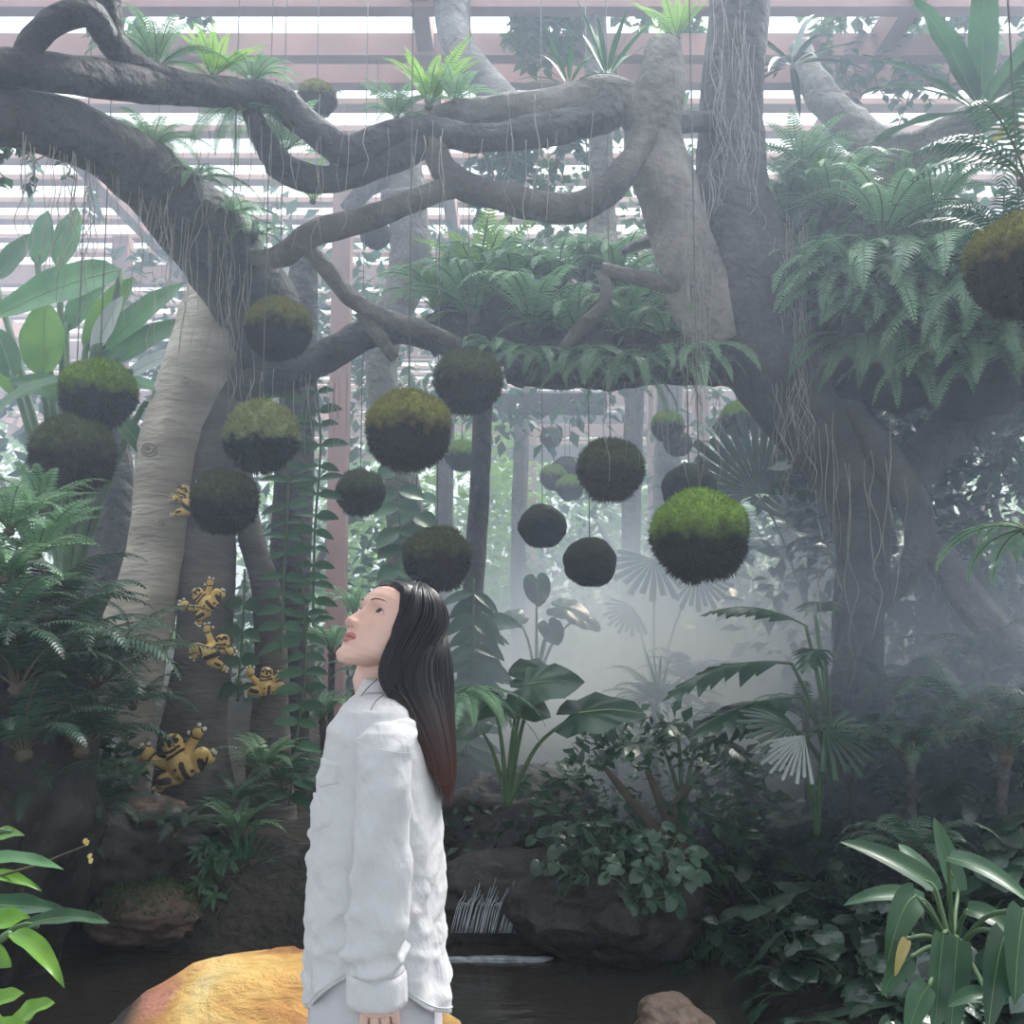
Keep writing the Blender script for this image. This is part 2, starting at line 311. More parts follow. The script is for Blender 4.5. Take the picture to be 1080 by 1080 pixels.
tp.append(part(tr, 'limb', 'bark_tan', [[(430, 128, 6.25, 8), (480, 118, 6.2, 13), (530, 116, 6.2, 17), (585, 110, 6.2, 19), (632, 98, 6.22, 19), (662, 108, 6.3, 20), (686, 140, 6.35, 22)]], seg=26, flute=0.09, nf=4))
tp.append(part(tr, 'limb', 'bark_grey', [[(720, 303, 6.45, 11), (690, 297, 6.4, 9), (660, 290, 6.4, 8), (634, 283, 6.4, 7)], [(632, 285, 6.4, 5), (640, 305, 6.4, 7), (632, 328, 6.4, 8), (612, 346, 6.45, 8), (594, 368, 6.5, 6)], [(655, 266, 6.7, 4), (675, 258, 6.7, 6), (698, 252, 6.7, 7)]], seg=16))
tp.append(part(tr, 'root', 'bark_dark', [[(900, 430, 6.5, 14), (940, 492, 6.4, 16), (966, 540, 6.35, 17), (968, 580, 6.35, 15), (945, 618, 6.4, 12), (915, 648, 6.5, 13), (894, 690, 6.6, 12), (884, 760, 6.7, 14), (880, 830, 6.7, 18)], [(968, 560, 6.35, 12), (1000, 600, 6.3, 16), (1035, 650, 6.2, 18), (1090, 700, 6.1, 20), (1150, 770, 6.0, 24)]], seg=20, flute=0.05))
tp.append(part(tr, 'limb', 'bark_tan', [[(843, 45, 7.4, 12), (856, 85, 7.4, 17), (886, 122, 7.3, 19), (922, 152, 7.2, 22), (962, 160, 7.0, 22), (1004, 142, 6.8, 22), (1045, 112, 6.6, 20), (1100, 78, 6.4, 22)]], seg=24, lump=0.2, flute=0.08))
tp.append(part(tr, 'limb', 'bark_dark', [[(940, 520, 6.9, 22), (990, 470, 7.0, 26), (1040, 420, 7.0, 30), (1110, 370, 7.0, 34)]], seg=20))
sp = []
for k in range(26):
    t = random.random(); sp.append((rnd(745, 800), rnd(-20, 60), 6.35, rnd(60, 300)))
for k in range(40): sp.append((rnd(815, 850) , rnd(220, 340), 6.35, rnd(60, 280)))
for k in range(18): sp.append((rnd(718, 750), rnd(130, 350), 6.2, rnd(60, 160)))
for k in range(20): sp.append((rnd(640, 760), rnd(400, 420), 6.4, rnd(30, 110)))
for k in range(14): sp.append((rnd(860, 960), rnd(430, 520), 6.2, rnd(60, 250)))
tp.append(roots(tr, sp))
for o in tp: o.matrix_parent_inverse = INV_R

# planted arch joining the right trunk to the middle
ar = empty('planting_arch', P(680, 400, 7.0)); tag(ar, 'dark root arch carrying ferns across to the right trunk', 'arch')
o = part(ar, 'root_beam', 'bark_dark', [[(535, 392, 7.2, 14), (580, 385, 7.1, 24), (640, 388, 7.0, 24), (700, 385, 7.0, 24), (760, 378, 6.9, 30), (810, 380, 6.8, 40)], [(455, 352, 7.7, 22), (500, 346, 7.6, 38), (570, 344, 7.55, 42), (650, 346, 7.5, 42), (715, 350, 7.4, 34), (760, 360, 7.2, 28)]], seg=24, lump=0.3); o.matrix_parent_inverse = Matrix.Translation(-ar.location)
lg = empty('planting_ledge', P(1000, 345, 6.9)); tag(lg, 'dark lumpy ledge the upper right ferns grow on', 'ledge'); mb = MB()
blob(mb, P(955, 335, 7.0), (.78, .45, .62), 4, .3, 2, 3.3, 0, .1); blob(mb, P(1075, 335, 6.4), (.80, .5, .60), 4, .3, 2, 5.1, 0, .1); blob(mb, P(885, 265, 7.3), (.5, .35, .4), 3, .3, 2, 1.1)
o = mb.build('ledge_rock', M['rockd'], lg); o.location = -lg.location
# trees standing further back
def back_tree(label, specs, m, cat='tree'):
    t = empty('tree', P(specs[0][-1][0], specs[0][-1][1], specs[0][-1][2])); tag(t, label, cat)
    o = part(t, 'trunk', m, specs, seg=22, flute=0.07); o.matrix_parent_inverse = Matrix.Translation(-t.location)
    return t
back_tree('grey crooked tree standing behind the knotted branches', [[(428, 165, 9, 17), (431, 225, 9, 21), (432, 280, 9, 22), (418, 325, 9, 19), (402, 372, 9, 18), (406, 440, 9, 16), (425, 520, 9, 19), (428, 620, 9, 19), (428, 720, 9, 20), (428, 800, 9, 22)], [(365, 222, 9, 9), (388, 198, 9, 10), (420, 178, 9, 12)], [(404, 207, 8.9, 7), (440, 204, 8.8, 8)]], 'bark_grey')
back_tree('pale slanting tree rising past the roof above the branch ferns', [[(470, -60, 7.6, 24), (476, 0, 7.6, 20), (482, 45, 7.5, 18), (505, 78, 7.3, 18), (545, 115, 6.9, 16), (580, 118, 6.6, 10)]], 'bark_grey')
back_tree('slim straight tree with a leafy collar left of the pale mist', [[(520, 330, 8.2, 11), (512, 400, 8.2, 11), (508, 470, 8.2, 10), (503, 560, 8.2, 11), (497, 640, 8.2, 11), (494, 720, 8.2, 12), (492, 830, 8.2, 13)]], 'bark_dark')
back_tree('ivy-clad slim tree beside the roof above the pale branch stump', [[(625, -20, 7.8, 14), (628, 60, 7.8, 13), (632, 140, 7.8, 13), (634, 210, 7.8, 14), (634, 260, 7.7, 17), (628, 330, 7.4, 20), (624, 390, 7.15, 22)]], 'bark_grey')
back_tree('dark standing trunk between left banyan and vine pillar', [[(322, 250, 7.8, 14), (316, 380, 7.8, 18), (310, 480, 7.8, 20), (306, 600, 7.8, 20), (302, 720, 7.8, 22), (300, 850, 7.8, 26)]], 'bark_dark')
back_tree('dim trunk in shade behind the stacked moss balls at far left', [[(110, 400, 8, 20), (116, 480, 8, 22), (120, 560, 8, 24), (112, 640, 8, 28), (100, 780, 8, 30)]], 'bark_dark')
for i, (x, w_, Y, l) in enumerate(((668, 10, 12, 'thin hazy tree behind the dark moss balls'), (705, 14, 13.5, 'second hazy tree right of the pinkish post'), (470, 9, 12, 'thin hazy tree left of the slim collared tree'), (840, 16, 12, 'hazy tree trunk behind the right banyan'), (550, 8, 14, 'thinnest hazy tree in the mist behind hanging strands'))):
    back_tree(l, [[(x + 6, 300, Y, w_ * .8), (x, 450, Y, w_), (x - 3, 600, Y, w_), (x, 740, Y, w_ * 1.2)]], 'bark_grey')
# ------------------------------------------------------------------ hanging moss balls
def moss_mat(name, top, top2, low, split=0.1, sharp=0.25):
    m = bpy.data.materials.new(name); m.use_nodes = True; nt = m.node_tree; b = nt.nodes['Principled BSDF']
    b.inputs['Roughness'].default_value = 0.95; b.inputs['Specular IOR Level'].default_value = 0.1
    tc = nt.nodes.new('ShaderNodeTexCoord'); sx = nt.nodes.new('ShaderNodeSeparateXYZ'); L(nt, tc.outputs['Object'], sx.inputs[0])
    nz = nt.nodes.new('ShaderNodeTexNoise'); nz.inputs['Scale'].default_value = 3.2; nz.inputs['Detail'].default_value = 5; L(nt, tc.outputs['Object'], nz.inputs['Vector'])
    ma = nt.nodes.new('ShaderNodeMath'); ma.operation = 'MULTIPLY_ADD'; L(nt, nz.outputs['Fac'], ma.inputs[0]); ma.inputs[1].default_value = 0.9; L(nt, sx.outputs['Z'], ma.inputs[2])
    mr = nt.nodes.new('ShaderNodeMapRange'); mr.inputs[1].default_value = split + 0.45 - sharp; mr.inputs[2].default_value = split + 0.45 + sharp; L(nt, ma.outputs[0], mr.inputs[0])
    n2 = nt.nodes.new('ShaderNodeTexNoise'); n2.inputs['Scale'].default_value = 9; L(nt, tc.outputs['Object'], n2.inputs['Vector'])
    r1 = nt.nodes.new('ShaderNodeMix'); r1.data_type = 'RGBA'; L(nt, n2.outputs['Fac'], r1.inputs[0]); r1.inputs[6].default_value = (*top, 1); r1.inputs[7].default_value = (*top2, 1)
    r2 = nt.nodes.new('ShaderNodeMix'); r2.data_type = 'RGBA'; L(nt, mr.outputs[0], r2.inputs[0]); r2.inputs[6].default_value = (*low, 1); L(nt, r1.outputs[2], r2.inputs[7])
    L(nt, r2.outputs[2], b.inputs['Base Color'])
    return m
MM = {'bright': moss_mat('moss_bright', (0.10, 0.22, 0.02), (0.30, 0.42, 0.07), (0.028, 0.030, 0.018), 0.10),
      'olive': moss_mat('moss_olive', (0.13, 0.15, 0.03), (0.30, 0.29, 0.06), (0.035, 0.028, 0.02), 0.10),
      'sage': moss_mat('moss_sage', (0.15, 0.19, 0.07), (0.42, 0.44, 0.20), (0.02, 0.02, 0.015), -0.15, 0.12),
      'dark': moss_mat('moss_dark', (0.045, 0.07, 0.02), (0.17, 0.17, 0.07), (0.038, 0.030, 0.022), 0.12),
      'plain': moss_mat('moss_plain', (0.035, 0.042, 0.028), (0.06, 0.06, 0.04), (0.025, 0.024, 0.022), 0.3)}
def make_ball(kind, seed, blades, bl):
    rs = random.Random(seed)
    root = empty('moss_ball')
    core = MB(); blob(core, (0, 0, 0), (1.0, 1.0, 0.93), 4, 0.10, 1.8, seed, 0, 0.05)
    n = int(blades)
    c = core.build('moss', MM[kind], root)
    mb = MB()
    for i in range(n):
        z = rs.uniform(-1, 1); a = rs.uniform(0, 2 * PI); r = math.sqrt(1 - z * z); d = Vector((r * math.cos(a), r * math.sin(a), z))
        q = 1 + 0.10 * N3(d.x * 1.8 + seed, d.y * 1.8 + seed * 2, d.z * 1.8 - seed)
        p = Vector((d.x * q, d.y * q, d.z * .93 * q)) * 0.985
        t = Vector((rs.gauss(0, 1), rs.gauss(0, 1), rs.gauss(0, 1))); s = d.cross(t).normalized()
        tip = (d + 0.75 * Vector((rs.gauss(0, 1), rs.gauss(0, 1), rs.gauss(0, 1) + (0.15 if z > 0 else -0.5))) * 0.8).normalized()
        l = bl * rs.uniform(0.5, 1.5) * (1.0 if z > -0.75 else 1.6); w_ = bl * 0.15
        mb.add([p - s * w_, p + s * w_, p + tip * l * .6 + s * w_ * .6, p + tip * l], [(0, 1, 2, 3)])
    mb.build('moss_tuft', MM[kind], root)
    mb = MB(); tube(mb, [(0, 0, 0.88), (0, 0, 0.96), (0, 0, 1.02)], [0.05, 0.035, 0.02], seg=6, sub=2); mb.build('knot', M['cord'], root)
    return root
PROTO = {}
for i, (k, nb, bl) in enumerate((('bright', 9000, .11), ('olive', 9000, .10), ('sage', 6000, .16), ('dark', 7500, .13), ('plain', 6000, .05))):
    PROTO[k] = [make_ball(k, 1.3 + i, nb, bl), None]
# px, py, radius px, Y, kind, how far up the cord runs (py), label
BALLS = [
 (104, 415, 38, 6.0, 'bright', 'moss ball in front of the banana leaves, green crown and dark base'),
 (77, 479, 42, 5.9, 'dark', 'shaggy brown moss ball tucked under the green-crowned one at left'),
 (294, 346, 35, 6.3, 'olive', 'olive moss ball before the dark limb of the left banyan'),
 (276, 459, 37, 6.0, 'sage', 'pale sage-green tufted moss ball with a bare black underside'),
 (237, 528, 34, 6.1, 'dark', 'dark green moss ball hiding the topmost yellow frog'),
 (431, 453, 45, 5.6, 'olive', 'large golden-brown moss ball above the woman in the middle'),
 (494, 401, 35, 6.4, 'dark', 'moss ball touching the branch tip, up and right of the large golden-brown one'),
 (380, 519, 24.5, 7.4, 'dark', 'small dark moss ball beside the red-brown post'),
 (461, 588, 34, 6.8, 'dark', 'hazy moss ball just above the woman\'s dark hair'),
 (487, 480, 17, 9.6, 'bright', 'small bright green moss ball half hidden by the slim straight tree'),
 (572, 555, 25, 7.6, 'plain', 'smooth round moss ball with roots dangling beneath it over the mist'),
 (622, 593, 28, 6.9, 'plain', 'smooth charcoal moss ball hanging from a visible knot over the mist'),
 (644, 494, 34, 6.6, 'dark', 'broad brown shaggy moss ball in the middle below the hanging fronds'),
 (738, 564, 49, 5.2, 'bright', 'large vivid green moss ball hanging closest to the right trunk'),
 (727, 516, 29, 7.5, 'plain', 'hazy dark moss ball right behind the large vivid green one'),
 (704, 449, 17, 9.4, 'bright', 'small green-topped moss ball left of the pink post'),
 (715, 468, 15, 9.9, 'plain', 'small dull moss ball just under the green-topped one by the pink post'),
 (777, 441, 18, 9.0, 'bright', 'small moss ball right of the pink post'),
 (584, 503, 14, 11.5, 'bright', 'faint green moss ball, upper left of the hazy trio'),
 (601, 514, 14, 11.0, 'bright', 'faint green moss ball, lower right of the hazy trio'),
 (596, 494, 13, 12.5, 'dark', 'faint moss ball at the back of the hazy trio'),
 (569, 432, 9.5, 14.5, 'bright', 'tiny far moss ball on the dark lintel'),
 (581, 461, 11, 13.5, 'dark', 'tiny far moss ball below the dark lintel'),
 (521, 439, 6, 14, 'bright', 'tiniest moss ball beside the slim straight tree'),
 (1078, 279, 57, 4.2, 'olive', 'big brown moss ball cut off by the right edge of view'),
 (334, 104, 21, 7.0, 'olive', 'mossy ball peeping over the knotted branches near the roof'),
 (396, 247, 17, 8.4, 'plain', 'dim moss ball in the fork behind the crossing branches'),
 (727, 545, 26, 8.6, 'plain', 'dim moss ball lost in haze behind the large vivid green one'),
]
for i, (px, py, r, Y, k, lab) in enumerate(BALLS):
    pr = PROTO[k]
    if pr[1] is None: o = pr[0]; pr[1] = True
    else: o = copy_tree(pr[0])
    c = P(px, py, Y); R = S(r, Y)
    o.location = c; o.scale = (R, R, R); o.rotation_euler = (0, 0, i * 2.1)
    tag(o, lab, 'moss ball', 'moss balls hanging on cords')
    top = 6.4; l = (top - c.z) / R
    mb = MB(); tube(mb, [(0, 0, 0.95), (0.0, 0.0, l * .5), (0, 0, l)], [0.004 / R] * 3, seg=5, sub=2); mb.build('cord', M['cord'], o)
# ------------------------------------------------------------------ plants: builders
UPV = Vector((0, 0, 1))
def frond(mb, base, az, e0, e1, Ln, W, n, rs, mi=0, ms=1, gap=0.8, sweep=0.35, droop=0.25, tw=0.0, start=0.12, shape=0.55):
    """one fern or palm frond: stalk and two rows of tapering leaflets"""
    h = Vector((math.cos(az), math.sin(az), 0)); s0 = Vector((-math.sin(az), math.cos(az), 0))
    N = 14; pts = [Vector(base)]; dirs = []
    for k in range(N + 1):
        e = e0 + (e1 - e0) * (k / N) ** 1.2; d = h * math.cos(e) + UPV * math.sin(e) + s0 * tw * (k / N); d.normalize(); dirs.append(d)
        if k < N: pts.append(pts[-1] + d * (Ln / N))
    tube(mb, pts, [Ln * .010] * 4 + [Ln * .008] * 6 + [Ln * .003] * 5, seg=4, sub=1, mi=ms, caps=False)
    for i in range(n):
        t = start + (1 - start) * (i + 0.5) / n; q = t * N; k = min(int(q), N - 1); fr = q - k
        p = pts[k].lerp(pts[k + 1], fr); d = dirs[k]; up = s0.cross(d); up = -up if up.z < 0 and abs(d.z) < .9 else up
        w_ = W * (math.sin(PI * min(1, (t - start) / (1 - start) * 0.94 + 0.06) ** shape)) ** 0.8 + 0.004
        bw = Ln * (1 - start) / n * gap * 0.5
        for sg in (-1, 1):
            sv = (s0 * sg + d * sweep + up * rs.uniform(-.05, .2)).normalized()
            l = w_ * rs.uniform(.9, 1.08); dr = UPV * (-droop * l)
            m1 = p + sv * l * .5 + dr * .2; tp = p + sv * l + d * l * .12 + dr
            mb.add([p - d * bw * .7, p + d * bw * .7, m1 + d * bw * 1.1, m1 - d * bw * .9, tp], [(0, 1, 2, 3), (3, 2, 4)], mi)
def fern_proto(name, seed, nf, Ln, W, n, e0r, e1r, mats, az=(0, 2 * PI), **kw):
    rs = random.Random(seed); root = empty(name); mb = MB()
    for i in range(nf):
        a = az[0] + (az[1] - az[0]) * (i + rs.uniform(-.3, .3)) / nf
        frond(mb, (0.03 * math.cos(a), 0.03 * math.sin(a), 0.02), a, rs.uniform(*e0r), rs.uniform(*e1r), Ln * rs.uniform(.7, 1.1), W * rs.uniform(.85, 1.1), n, rs, tw=rs.uniform(-.3, .3), **kw)
    mb.build('fronds', mats, root)
    mb = MB(); blob(mb, (0, 0, -0.01), (0.06, 0.06, 0.05), 2, .3, 3, seed); mb.build('rootstock', M['stem'], root)
    return root
def leafpp(mb, A, B, W, bow=0.15, face=None, fold=0.25, wave=0.0, prof=None, n=12, mi=0, ri=1, rs=None, sag=0.0, rib=0.02):
    """a broad leaf from A to its tip B, half width W, bowed upwards, looking towards face"""
    A = Vector(A); B = Vector(B); D = B - A; Lg = D.length; face = (face or Vector((0, -.5, .8))).normalized()
    C = (A + B) / 2 + UPV * (bow * Lg); prof = prof or (lambda t: (math.sin(PI * t ** .75)) ** .75)
    vs = []; fs = []; sp = []
    ph = rs.uniform(0, 6) if rs else 0
    for k in range(n + 1):
        t = k / n; p = A * (1 - t) ** 2 + C * 2 * t * (1 - t) + B * t * t; d = ((C - A) * (1 - t) + (B - C) * t).normalized()
        s = d.cross(face); s = s.normalized() if s.length > 1e-3 else Vector((1, 0, 0)); nn = s.cross(d).normalized()
        w_ = W * max(prof(t), 0.02); sp.append(p + nn * W * rib * .5)
        for j, c in enumerate((-1, -.55, 0, .55, 1)):
            lift = abs(c) * fold * w_ - (c * c) * sag * w_ + wave * W * math.sin(t * 17 + ph + (2 if c > 0 else 0)) * abs(c) * (1 if abs(c) == 1 else .4)
            vs.append(p + s * (c * w_) + nn * lift)
    for k in range(n):
        for j in range(4): a = k * 5 + j; fs.append((a, a + 1, a + 6, a + 5))
    mb.add(vs, fs, mi)
    if ri is not None: tube(mb, sp, [W * rib * 1.6] * (n // 2) + [W * rib] * (n - n // 2) + [W * rib * .3], seg=4, sub=1, mi=ri, caps=False)
HR = [(0, 1.0), (20, .86), (45, .70), (75, .58), (105, .55), (135, .56), (158, .50), (172, .30), (180, .16)]
def hr(deg):
    for (a, b), (c, d) in zip(HR, HR[1:]):
        if deg <= c: return b + (d - b) * (deg - a) / (c - a)
    return HR[-1][1]
def heart(mb, base, d, nrm, Lg, mi=0, droop=0.3, wav=0.04, n=22, ri=None, rs=None):
    d = Vector(d).normalized(); s = d.cross(Vector(nrm)); s = s.normalized() if s.length > 1e-3 else Vector((1, 0, 0)); nn = s.cross(d).normalized()
    base = Vector(base); vs = [base]; fs = []
    for f in (.5, 1.0):
        for k in range(n):
            a = 2 * PI * k / n; deg = abs(math.degrees(a)); deg = 360 - deg if deg > 180 else deg; r = Lg * hr(deg) * f
            x = r * math.cos(a); y = r * math.sin(a)
            vs.append(base + d * x + s * y - nn * (droop * (x * x + y * y) / Lg - wav * Lg * math.sin(a * 7 + base.x * 9) * f) + nn * 0.10 * abs(y))
    for k in range(n):
        k2 = (k + 1) % n; fs.append((0, 1 + k, 1 + k2)); fs.append((1 + k, 1 + n + k, 1 + n + k2, 1 + k2))
    mb.add(vs, fs, mi)
    if ri is not None: tube(mb, [base + nn * .004, base + d * Lg * .5 - nn * (droop * .25 * Lg - .004), base + d * Lg * .97 - nn * (droop * .93 * Lg - .004)], [Lg * .012, Lg * .009, Lg * .003], seg=4, sub=3, mi=ri, caps=False)
def fan(mb, base, d, nrm, R, spread=150, n=20, mi=0, gap=.25, droop=.25, pleat=.03):
    d = Vector(d).normalized(); s = d.cross(Vector(nrm)).normalized(); nn = s.cross(d).normalized(); base = Vector(base)
    for k in range(n):
        a = math.radians(-spread + 2 * spread * (k + .5) / n); da = math.radians(spread / n) * (1 - gap * .2)
        def pt(ang, r, z): return base + d * (r * math.cos(ang)) + s * (r * math.sin(ang)) + nn * (z - droop * r * r / R)
        r = R * (1 - .12 * (k % 2))
        mb.add([base, pt(a - da, r * .6, -pleat * R), pt(a, r * .6, pleat * R), pt(a + da, r * .6, -pleat * R), pt(a - da * .75, r * .97, -pleat * R * .5), pt(a, r, pleat * R), pt(a + da * .75, r * .97, -pleat * R * .5)],
               [(0, 1, 2), (0, 2, 3), (1, 4, 5, 2), (2, 5, 6, 3)], mi)
def scatter(mb, c, r, n, size, rs, mi=0, shell=.55, droop=.0, lump=0.25, seed=0.0, lo=-1.0):
    """n small leaves filling the outer part of a lumpy ellipsoid"""
    c = Vector(c); r = Vector(r)
    for i in range(n):
        z = rs.uniform(lo, 1); a = rs.uniform(0, 2 * PI); q = math.sqrt(max(0, 1 - z * z)); d = Vector((q * math.cos(a), q * math.sin(a), z))
        k = (shell + (1 - shell) * rs.random() ** .6) * (1 + lump * N3(d.x * 2.2 + seed, d.y * 2.2, d.z * 2.2 + seed))
        p = c + Vector((d.x * r.x * k, d.y * r.y * k, d.z * r.z * k)); l = size * rs.uniform(.6, 1.3)
        t = (d + Vector((rs.gauss(0, .7), rs.gauss(0, .7), rs.gauss(-droop, .6)))).normalized(); s = t.cross(Vector((rs.gauss(0, .5), rs.gauss(0, .5), 1))).normalized(); nn = s.cross(t)
        mb.add([p, p + t * l * .45 + s * l * .3 + nn * l * .08, p + t * l - nn * l * .1, p + t * l * .45 - s * l * .3 + nn * l * .08], [(0, 1, 2), (0, 2, 3)], mi)
def put(proto, px, py, Y, sc, label=None, cat='fern', group=None, rz=None, tilt=None, loc=None):
    p = proto['o']
    if proto['used']: o = copy_tree(p)
    else: o = p; proto['used'] = True
    o.location = loc if loc is not None else P(px, py, Y); o.scale = (sc,) * 3
    rz = random.uniform(0, 6.28) if rz is None else rz
    o.rotation_euler = (tilt[0] if tilt else 0, tilt[1] if tilt else 0, rz)
    for k in ('label', 'category', 'group', 'kind'):
        if k in o: del o[k]
    tag(o, label, cat, group); return o
def proto(o): return {'o': o, 'used': False}

random.seed(11)
F_SW = proto(fern_proto('sword_fern', 1, 16, 1.0, .115, 30, (.7, 1.35), (-1.2, -.3), [M['fern'], M['stem_green']], droop=.3))
F_BL = proto(fern_proto('sword_fern', 2, 14, 1.0, .16, 26, (.6, 1.3), (-1.3, -.4), [M['fern_blue'], M['stem']], droop=.35))
F_HG = proto(fern_proto('hanging_fern', 3, 12, 1.0, .125, 34, (-.2, .6), (-1.5, -1.25), [M['fern'], M['stem_green']], az=(-2.9, -.25), droop=.2))
F_BR = proto(fern_proto('bright_fern', 4, 13, 1.0, .13, 24, (.8, 1.4), (-.5, .6), [M['fern_bright'], M['stem_green']], droop=.15))
F_MS = proto(fern_proto('small_fern', 5, 15, 1.0, .17, 18, (.4, 1.3), (-.9, .0), [M['fern'], M['stem_green']], droop=.25))
F_PM = proto(fern_proto('palm_fern', 6, 11, 1.0, .20, 20, (.5, 1.2), (-1.0, -.2), [M['fern_blue'], M['stem_green']], droop=.5, gap=.6, sweep=.6))

# ------------------------------------------------------------------ the garden beyond the roof, and creepers on the beams
def leafy(name, label, cat, c, r, n, size, m, seed, group=None, trunk=True, **kw):
    rs = random.Random(seed); c = Vector(c); root = empty(name, (c.x, c.y, ground_h(c.x, c.y) if trunk else c.z)); tag(root, label, cat, group)
    mb = MB(); scatter(mb, c, r, n, size, rs, seed=seed, **kw); o = mb.build('leaves', M[m], root); o.location = -root.location
    if trunk:
        mb = MB(); z0 = root.location.z - .1
        for k in range(3): tube(mb, [(c.x + rs.uniform(-.1, .1), c.y, z0), (c.x + rs.uniform(-.2, .2) * r[0], c.y, (z0 + c.z) / 2), (c.x + rs.uniform(-.5, .5) * r[0], c.y + rs.uniform(-.3, .3) * r[1], c.z + .4 * r[2])], [.05 * r[0] + .02] * 2 + [.015], seg=6, sub=4)
        o = mb.build('stems', M['stem'], root); o.location = -root.location
    return root
for i, (x, Y, z, rx, rz, n, m, lab) in enumerate((
    (-16, 28, 4, 5, 5, 2600, 'leaf_garden', 'sunlit bushy tree beyond the far end, leftmost of the row'),
    (-8.5, 31, 3.6, 4.5, 4.4, 2600, 'leaf_garden', 'sunlit tree beyond the far end behind the banana leaves'),
    (-2.5, 32, 4.4, 4, 5.2, 2600, 'leaf_garden', 'sunlit tree beyond the far end behind the red-brown post'),
    (1.6, 31, 3.4, 3.6, 4.2, 3000, 'leaf_garden', 'bright sunlit tree seen through the gap above the mist'),
    (6, 32, 4.2, 4.4, 5, 2600, 'leaf_garden', 'sunlit tree beyond the far end behind the pink post'),
    (12, 31, 4.4, 5, 5, 2600, 'leaf_garden', 'sunlit tree beyond the far end behind the right banyan'))):
    leafy('garden_tree', lab, 'tree', (x, Y, z), (rx, 2.4, rz), n, .42, m, 40 + i)
for i, (px, py, Y, rx, ry, rz, n, sz, m, lab) in enumerate((
    (60, 560, 12, 2.0, 1.2, 2.2, 1500, .22, 'leaf_mid', 'dense dark shrub behind the banana plant'),
    (330, 600, 13, 1.6, 1.2, 2.0, 1200, .20, 'leaf_mid', 'leafy shrub behind the red-brown post'),
    (470, 560, 15, 1.5, 1.0, 2.2, 1200, .20, 'leaf_garden', 'light leafy shrub behind the collared slim tree'),
    (250, 330, 12.5, 1.6, 1.0, 1.5, 900, .2, 'leaf_mid', 'leafy tree crown behind the pale trunk under the roof'),
    (520, 350, 12, 2.4, 1.0, 1.3, 1500, .18, 'leaf_mid', 'soft green crown behind the ferns of the root arch'),
    (640, 190, 9.2, .9, .6, 1.0, 700, .13, 'leaf_ivy', 'creeper leaves hanging round the ivy-clad slim tree'),
    (850, 520, 13, 1.8, 1.0, 2.2, 1200, .22, 'leaf_mid', 'hazy shrub behind the right banyan pillar'),
    (1010, 560, 9.5, 2.2, 1.2, 2.4, 1700, .20, 'leaf_dark', 'dark shrub mass behind the right banyan roots'),
    (1010, 320, 9.5, 2.2, 1.0, 1.6, 1500, .16, 'leaf_mid', 'leafy mass behind the ferns at upper right'),
    (690, 850, 6.3, .75, .5, .55, 900, .10, 'leaf_mid', 'dim overhanging shrub right of the mist gap behind the cascade'),
    (560, 905, 6.5, .8, .4, .4, 700, .09, 'leaf_dark', 'dark creeping leaves over the rocks above the cascade'),
    (10, 830, 6.2, .75, .4, .5, 900, .11, 'leaf_dark', 'dark leafy undergrowth on the shaded left slope'),
    (1055, 565, 6.9, .55, .4, .6, 700, .12, 'leaf_dark', 'dark leafy clump at the right edge behind the reaching fern spray'),
    (1005, 530, 8.2, 1.3, .5, 1.25, 2000, .19, 'leaf_dark', 'dark dense thicket seen between the right banyan roots'),
    (700, 600, 16, 2.4, 1.0, 2.2, 1200, .2, 'leaf_mid', 'faint shrub in the mist left of the right banyan'))):
    c = P(px, py, Y); leafy('shrub', lab, 'shrub', c, (rx, ry, rz), n, sz, m, 70 + i, trunk=(py > 450))
def creeper(label, x0, x1, py, Y, drop, n, sz, m, seed):
    rs = random.Random(seed); a = P(x0, py, Y); b = P(x1, py, Y); root = empty('creeper', (a + b) / 2); tag(root, label, 'creeper'); mb = MB(); st = MB()
    ns = max(5, n // 28)
    for k in range(ns):
        t = rs.random(); p = a.lerp(b, t) + Vector((0, rs.uniform(-.3, .3), rs.uniform(-.1, .25))); l = drop * rs.uniform(.2, 1.0); q = [p]
        for j in range(5): q.append(q[-1] + Vector((rs.uniform(-.08, .08), rs.uniform(-.05, .05), -l / 5)))
        tube(st, q, [.006] * 6, seg=4, sub=1)
        for j in range(n // ns):
            u = rs.random() * 4.99; c = q[int(u)].lerp(q[int(u) + 1], u % 1); d = Vector((rs.gauss(0, 1), rs.gauss(0, 1), -.6)).normalized()
            s = d.cross(UPV).normalized(); l2 = sz * rs.uniform(.7, 1.3); nn = s.cross(d)
            mb.add([c, c + d * l2 * .4 + s * l2 * .36 + nn * .1 * l2, c + d * l2, c + d * l2 * .4 - s * l2 * .36 + nn * .1 * l2], [(0, 1, 2), (0, 2, 3)])
    for o in (mb.build('leaves', M[m], root), st.build('stems', M['stem'], root)): o.location = -root.location
creeper('creeper trailing over the top beam beside the right banyan', 850, 1090, -5, 8.1, .6, 900, .10, 'leaf_ivy', 1)
creeper('creeper spray hanging below the dark beam over the right limb', 860, 1010, 40, 8.6, 1.0, 420, .12, 'leaf_ivy', 2)
creeper('creeper clump trailing left of the ivy-clad slim tree', 545, 625, 0, 8.0, .75, 560, .13, 'leaf_ivy', 3)
creeper('creeper fringe on the top beam between slim tree and right banyan', 640, 740, -5, 8.4, .6, 420, .12, 'leaf_ivy', 4)
creeper('creeper on the second beam by the mossy ball', 300, 440, 72, 9.4, .35, 300, .10, 'leaf_ivy', 5)
creeper('creeper shoots dangling below the dark limb at far left', 5, 40, 160, 6.0, .42, 50, .08, 'leaf_mid', 6)
creeper('creeper over the roof above the forked limb at upper left', 100, 240, -10, 8.0, .5, 420, .12, 'leaf_ivy', 7)
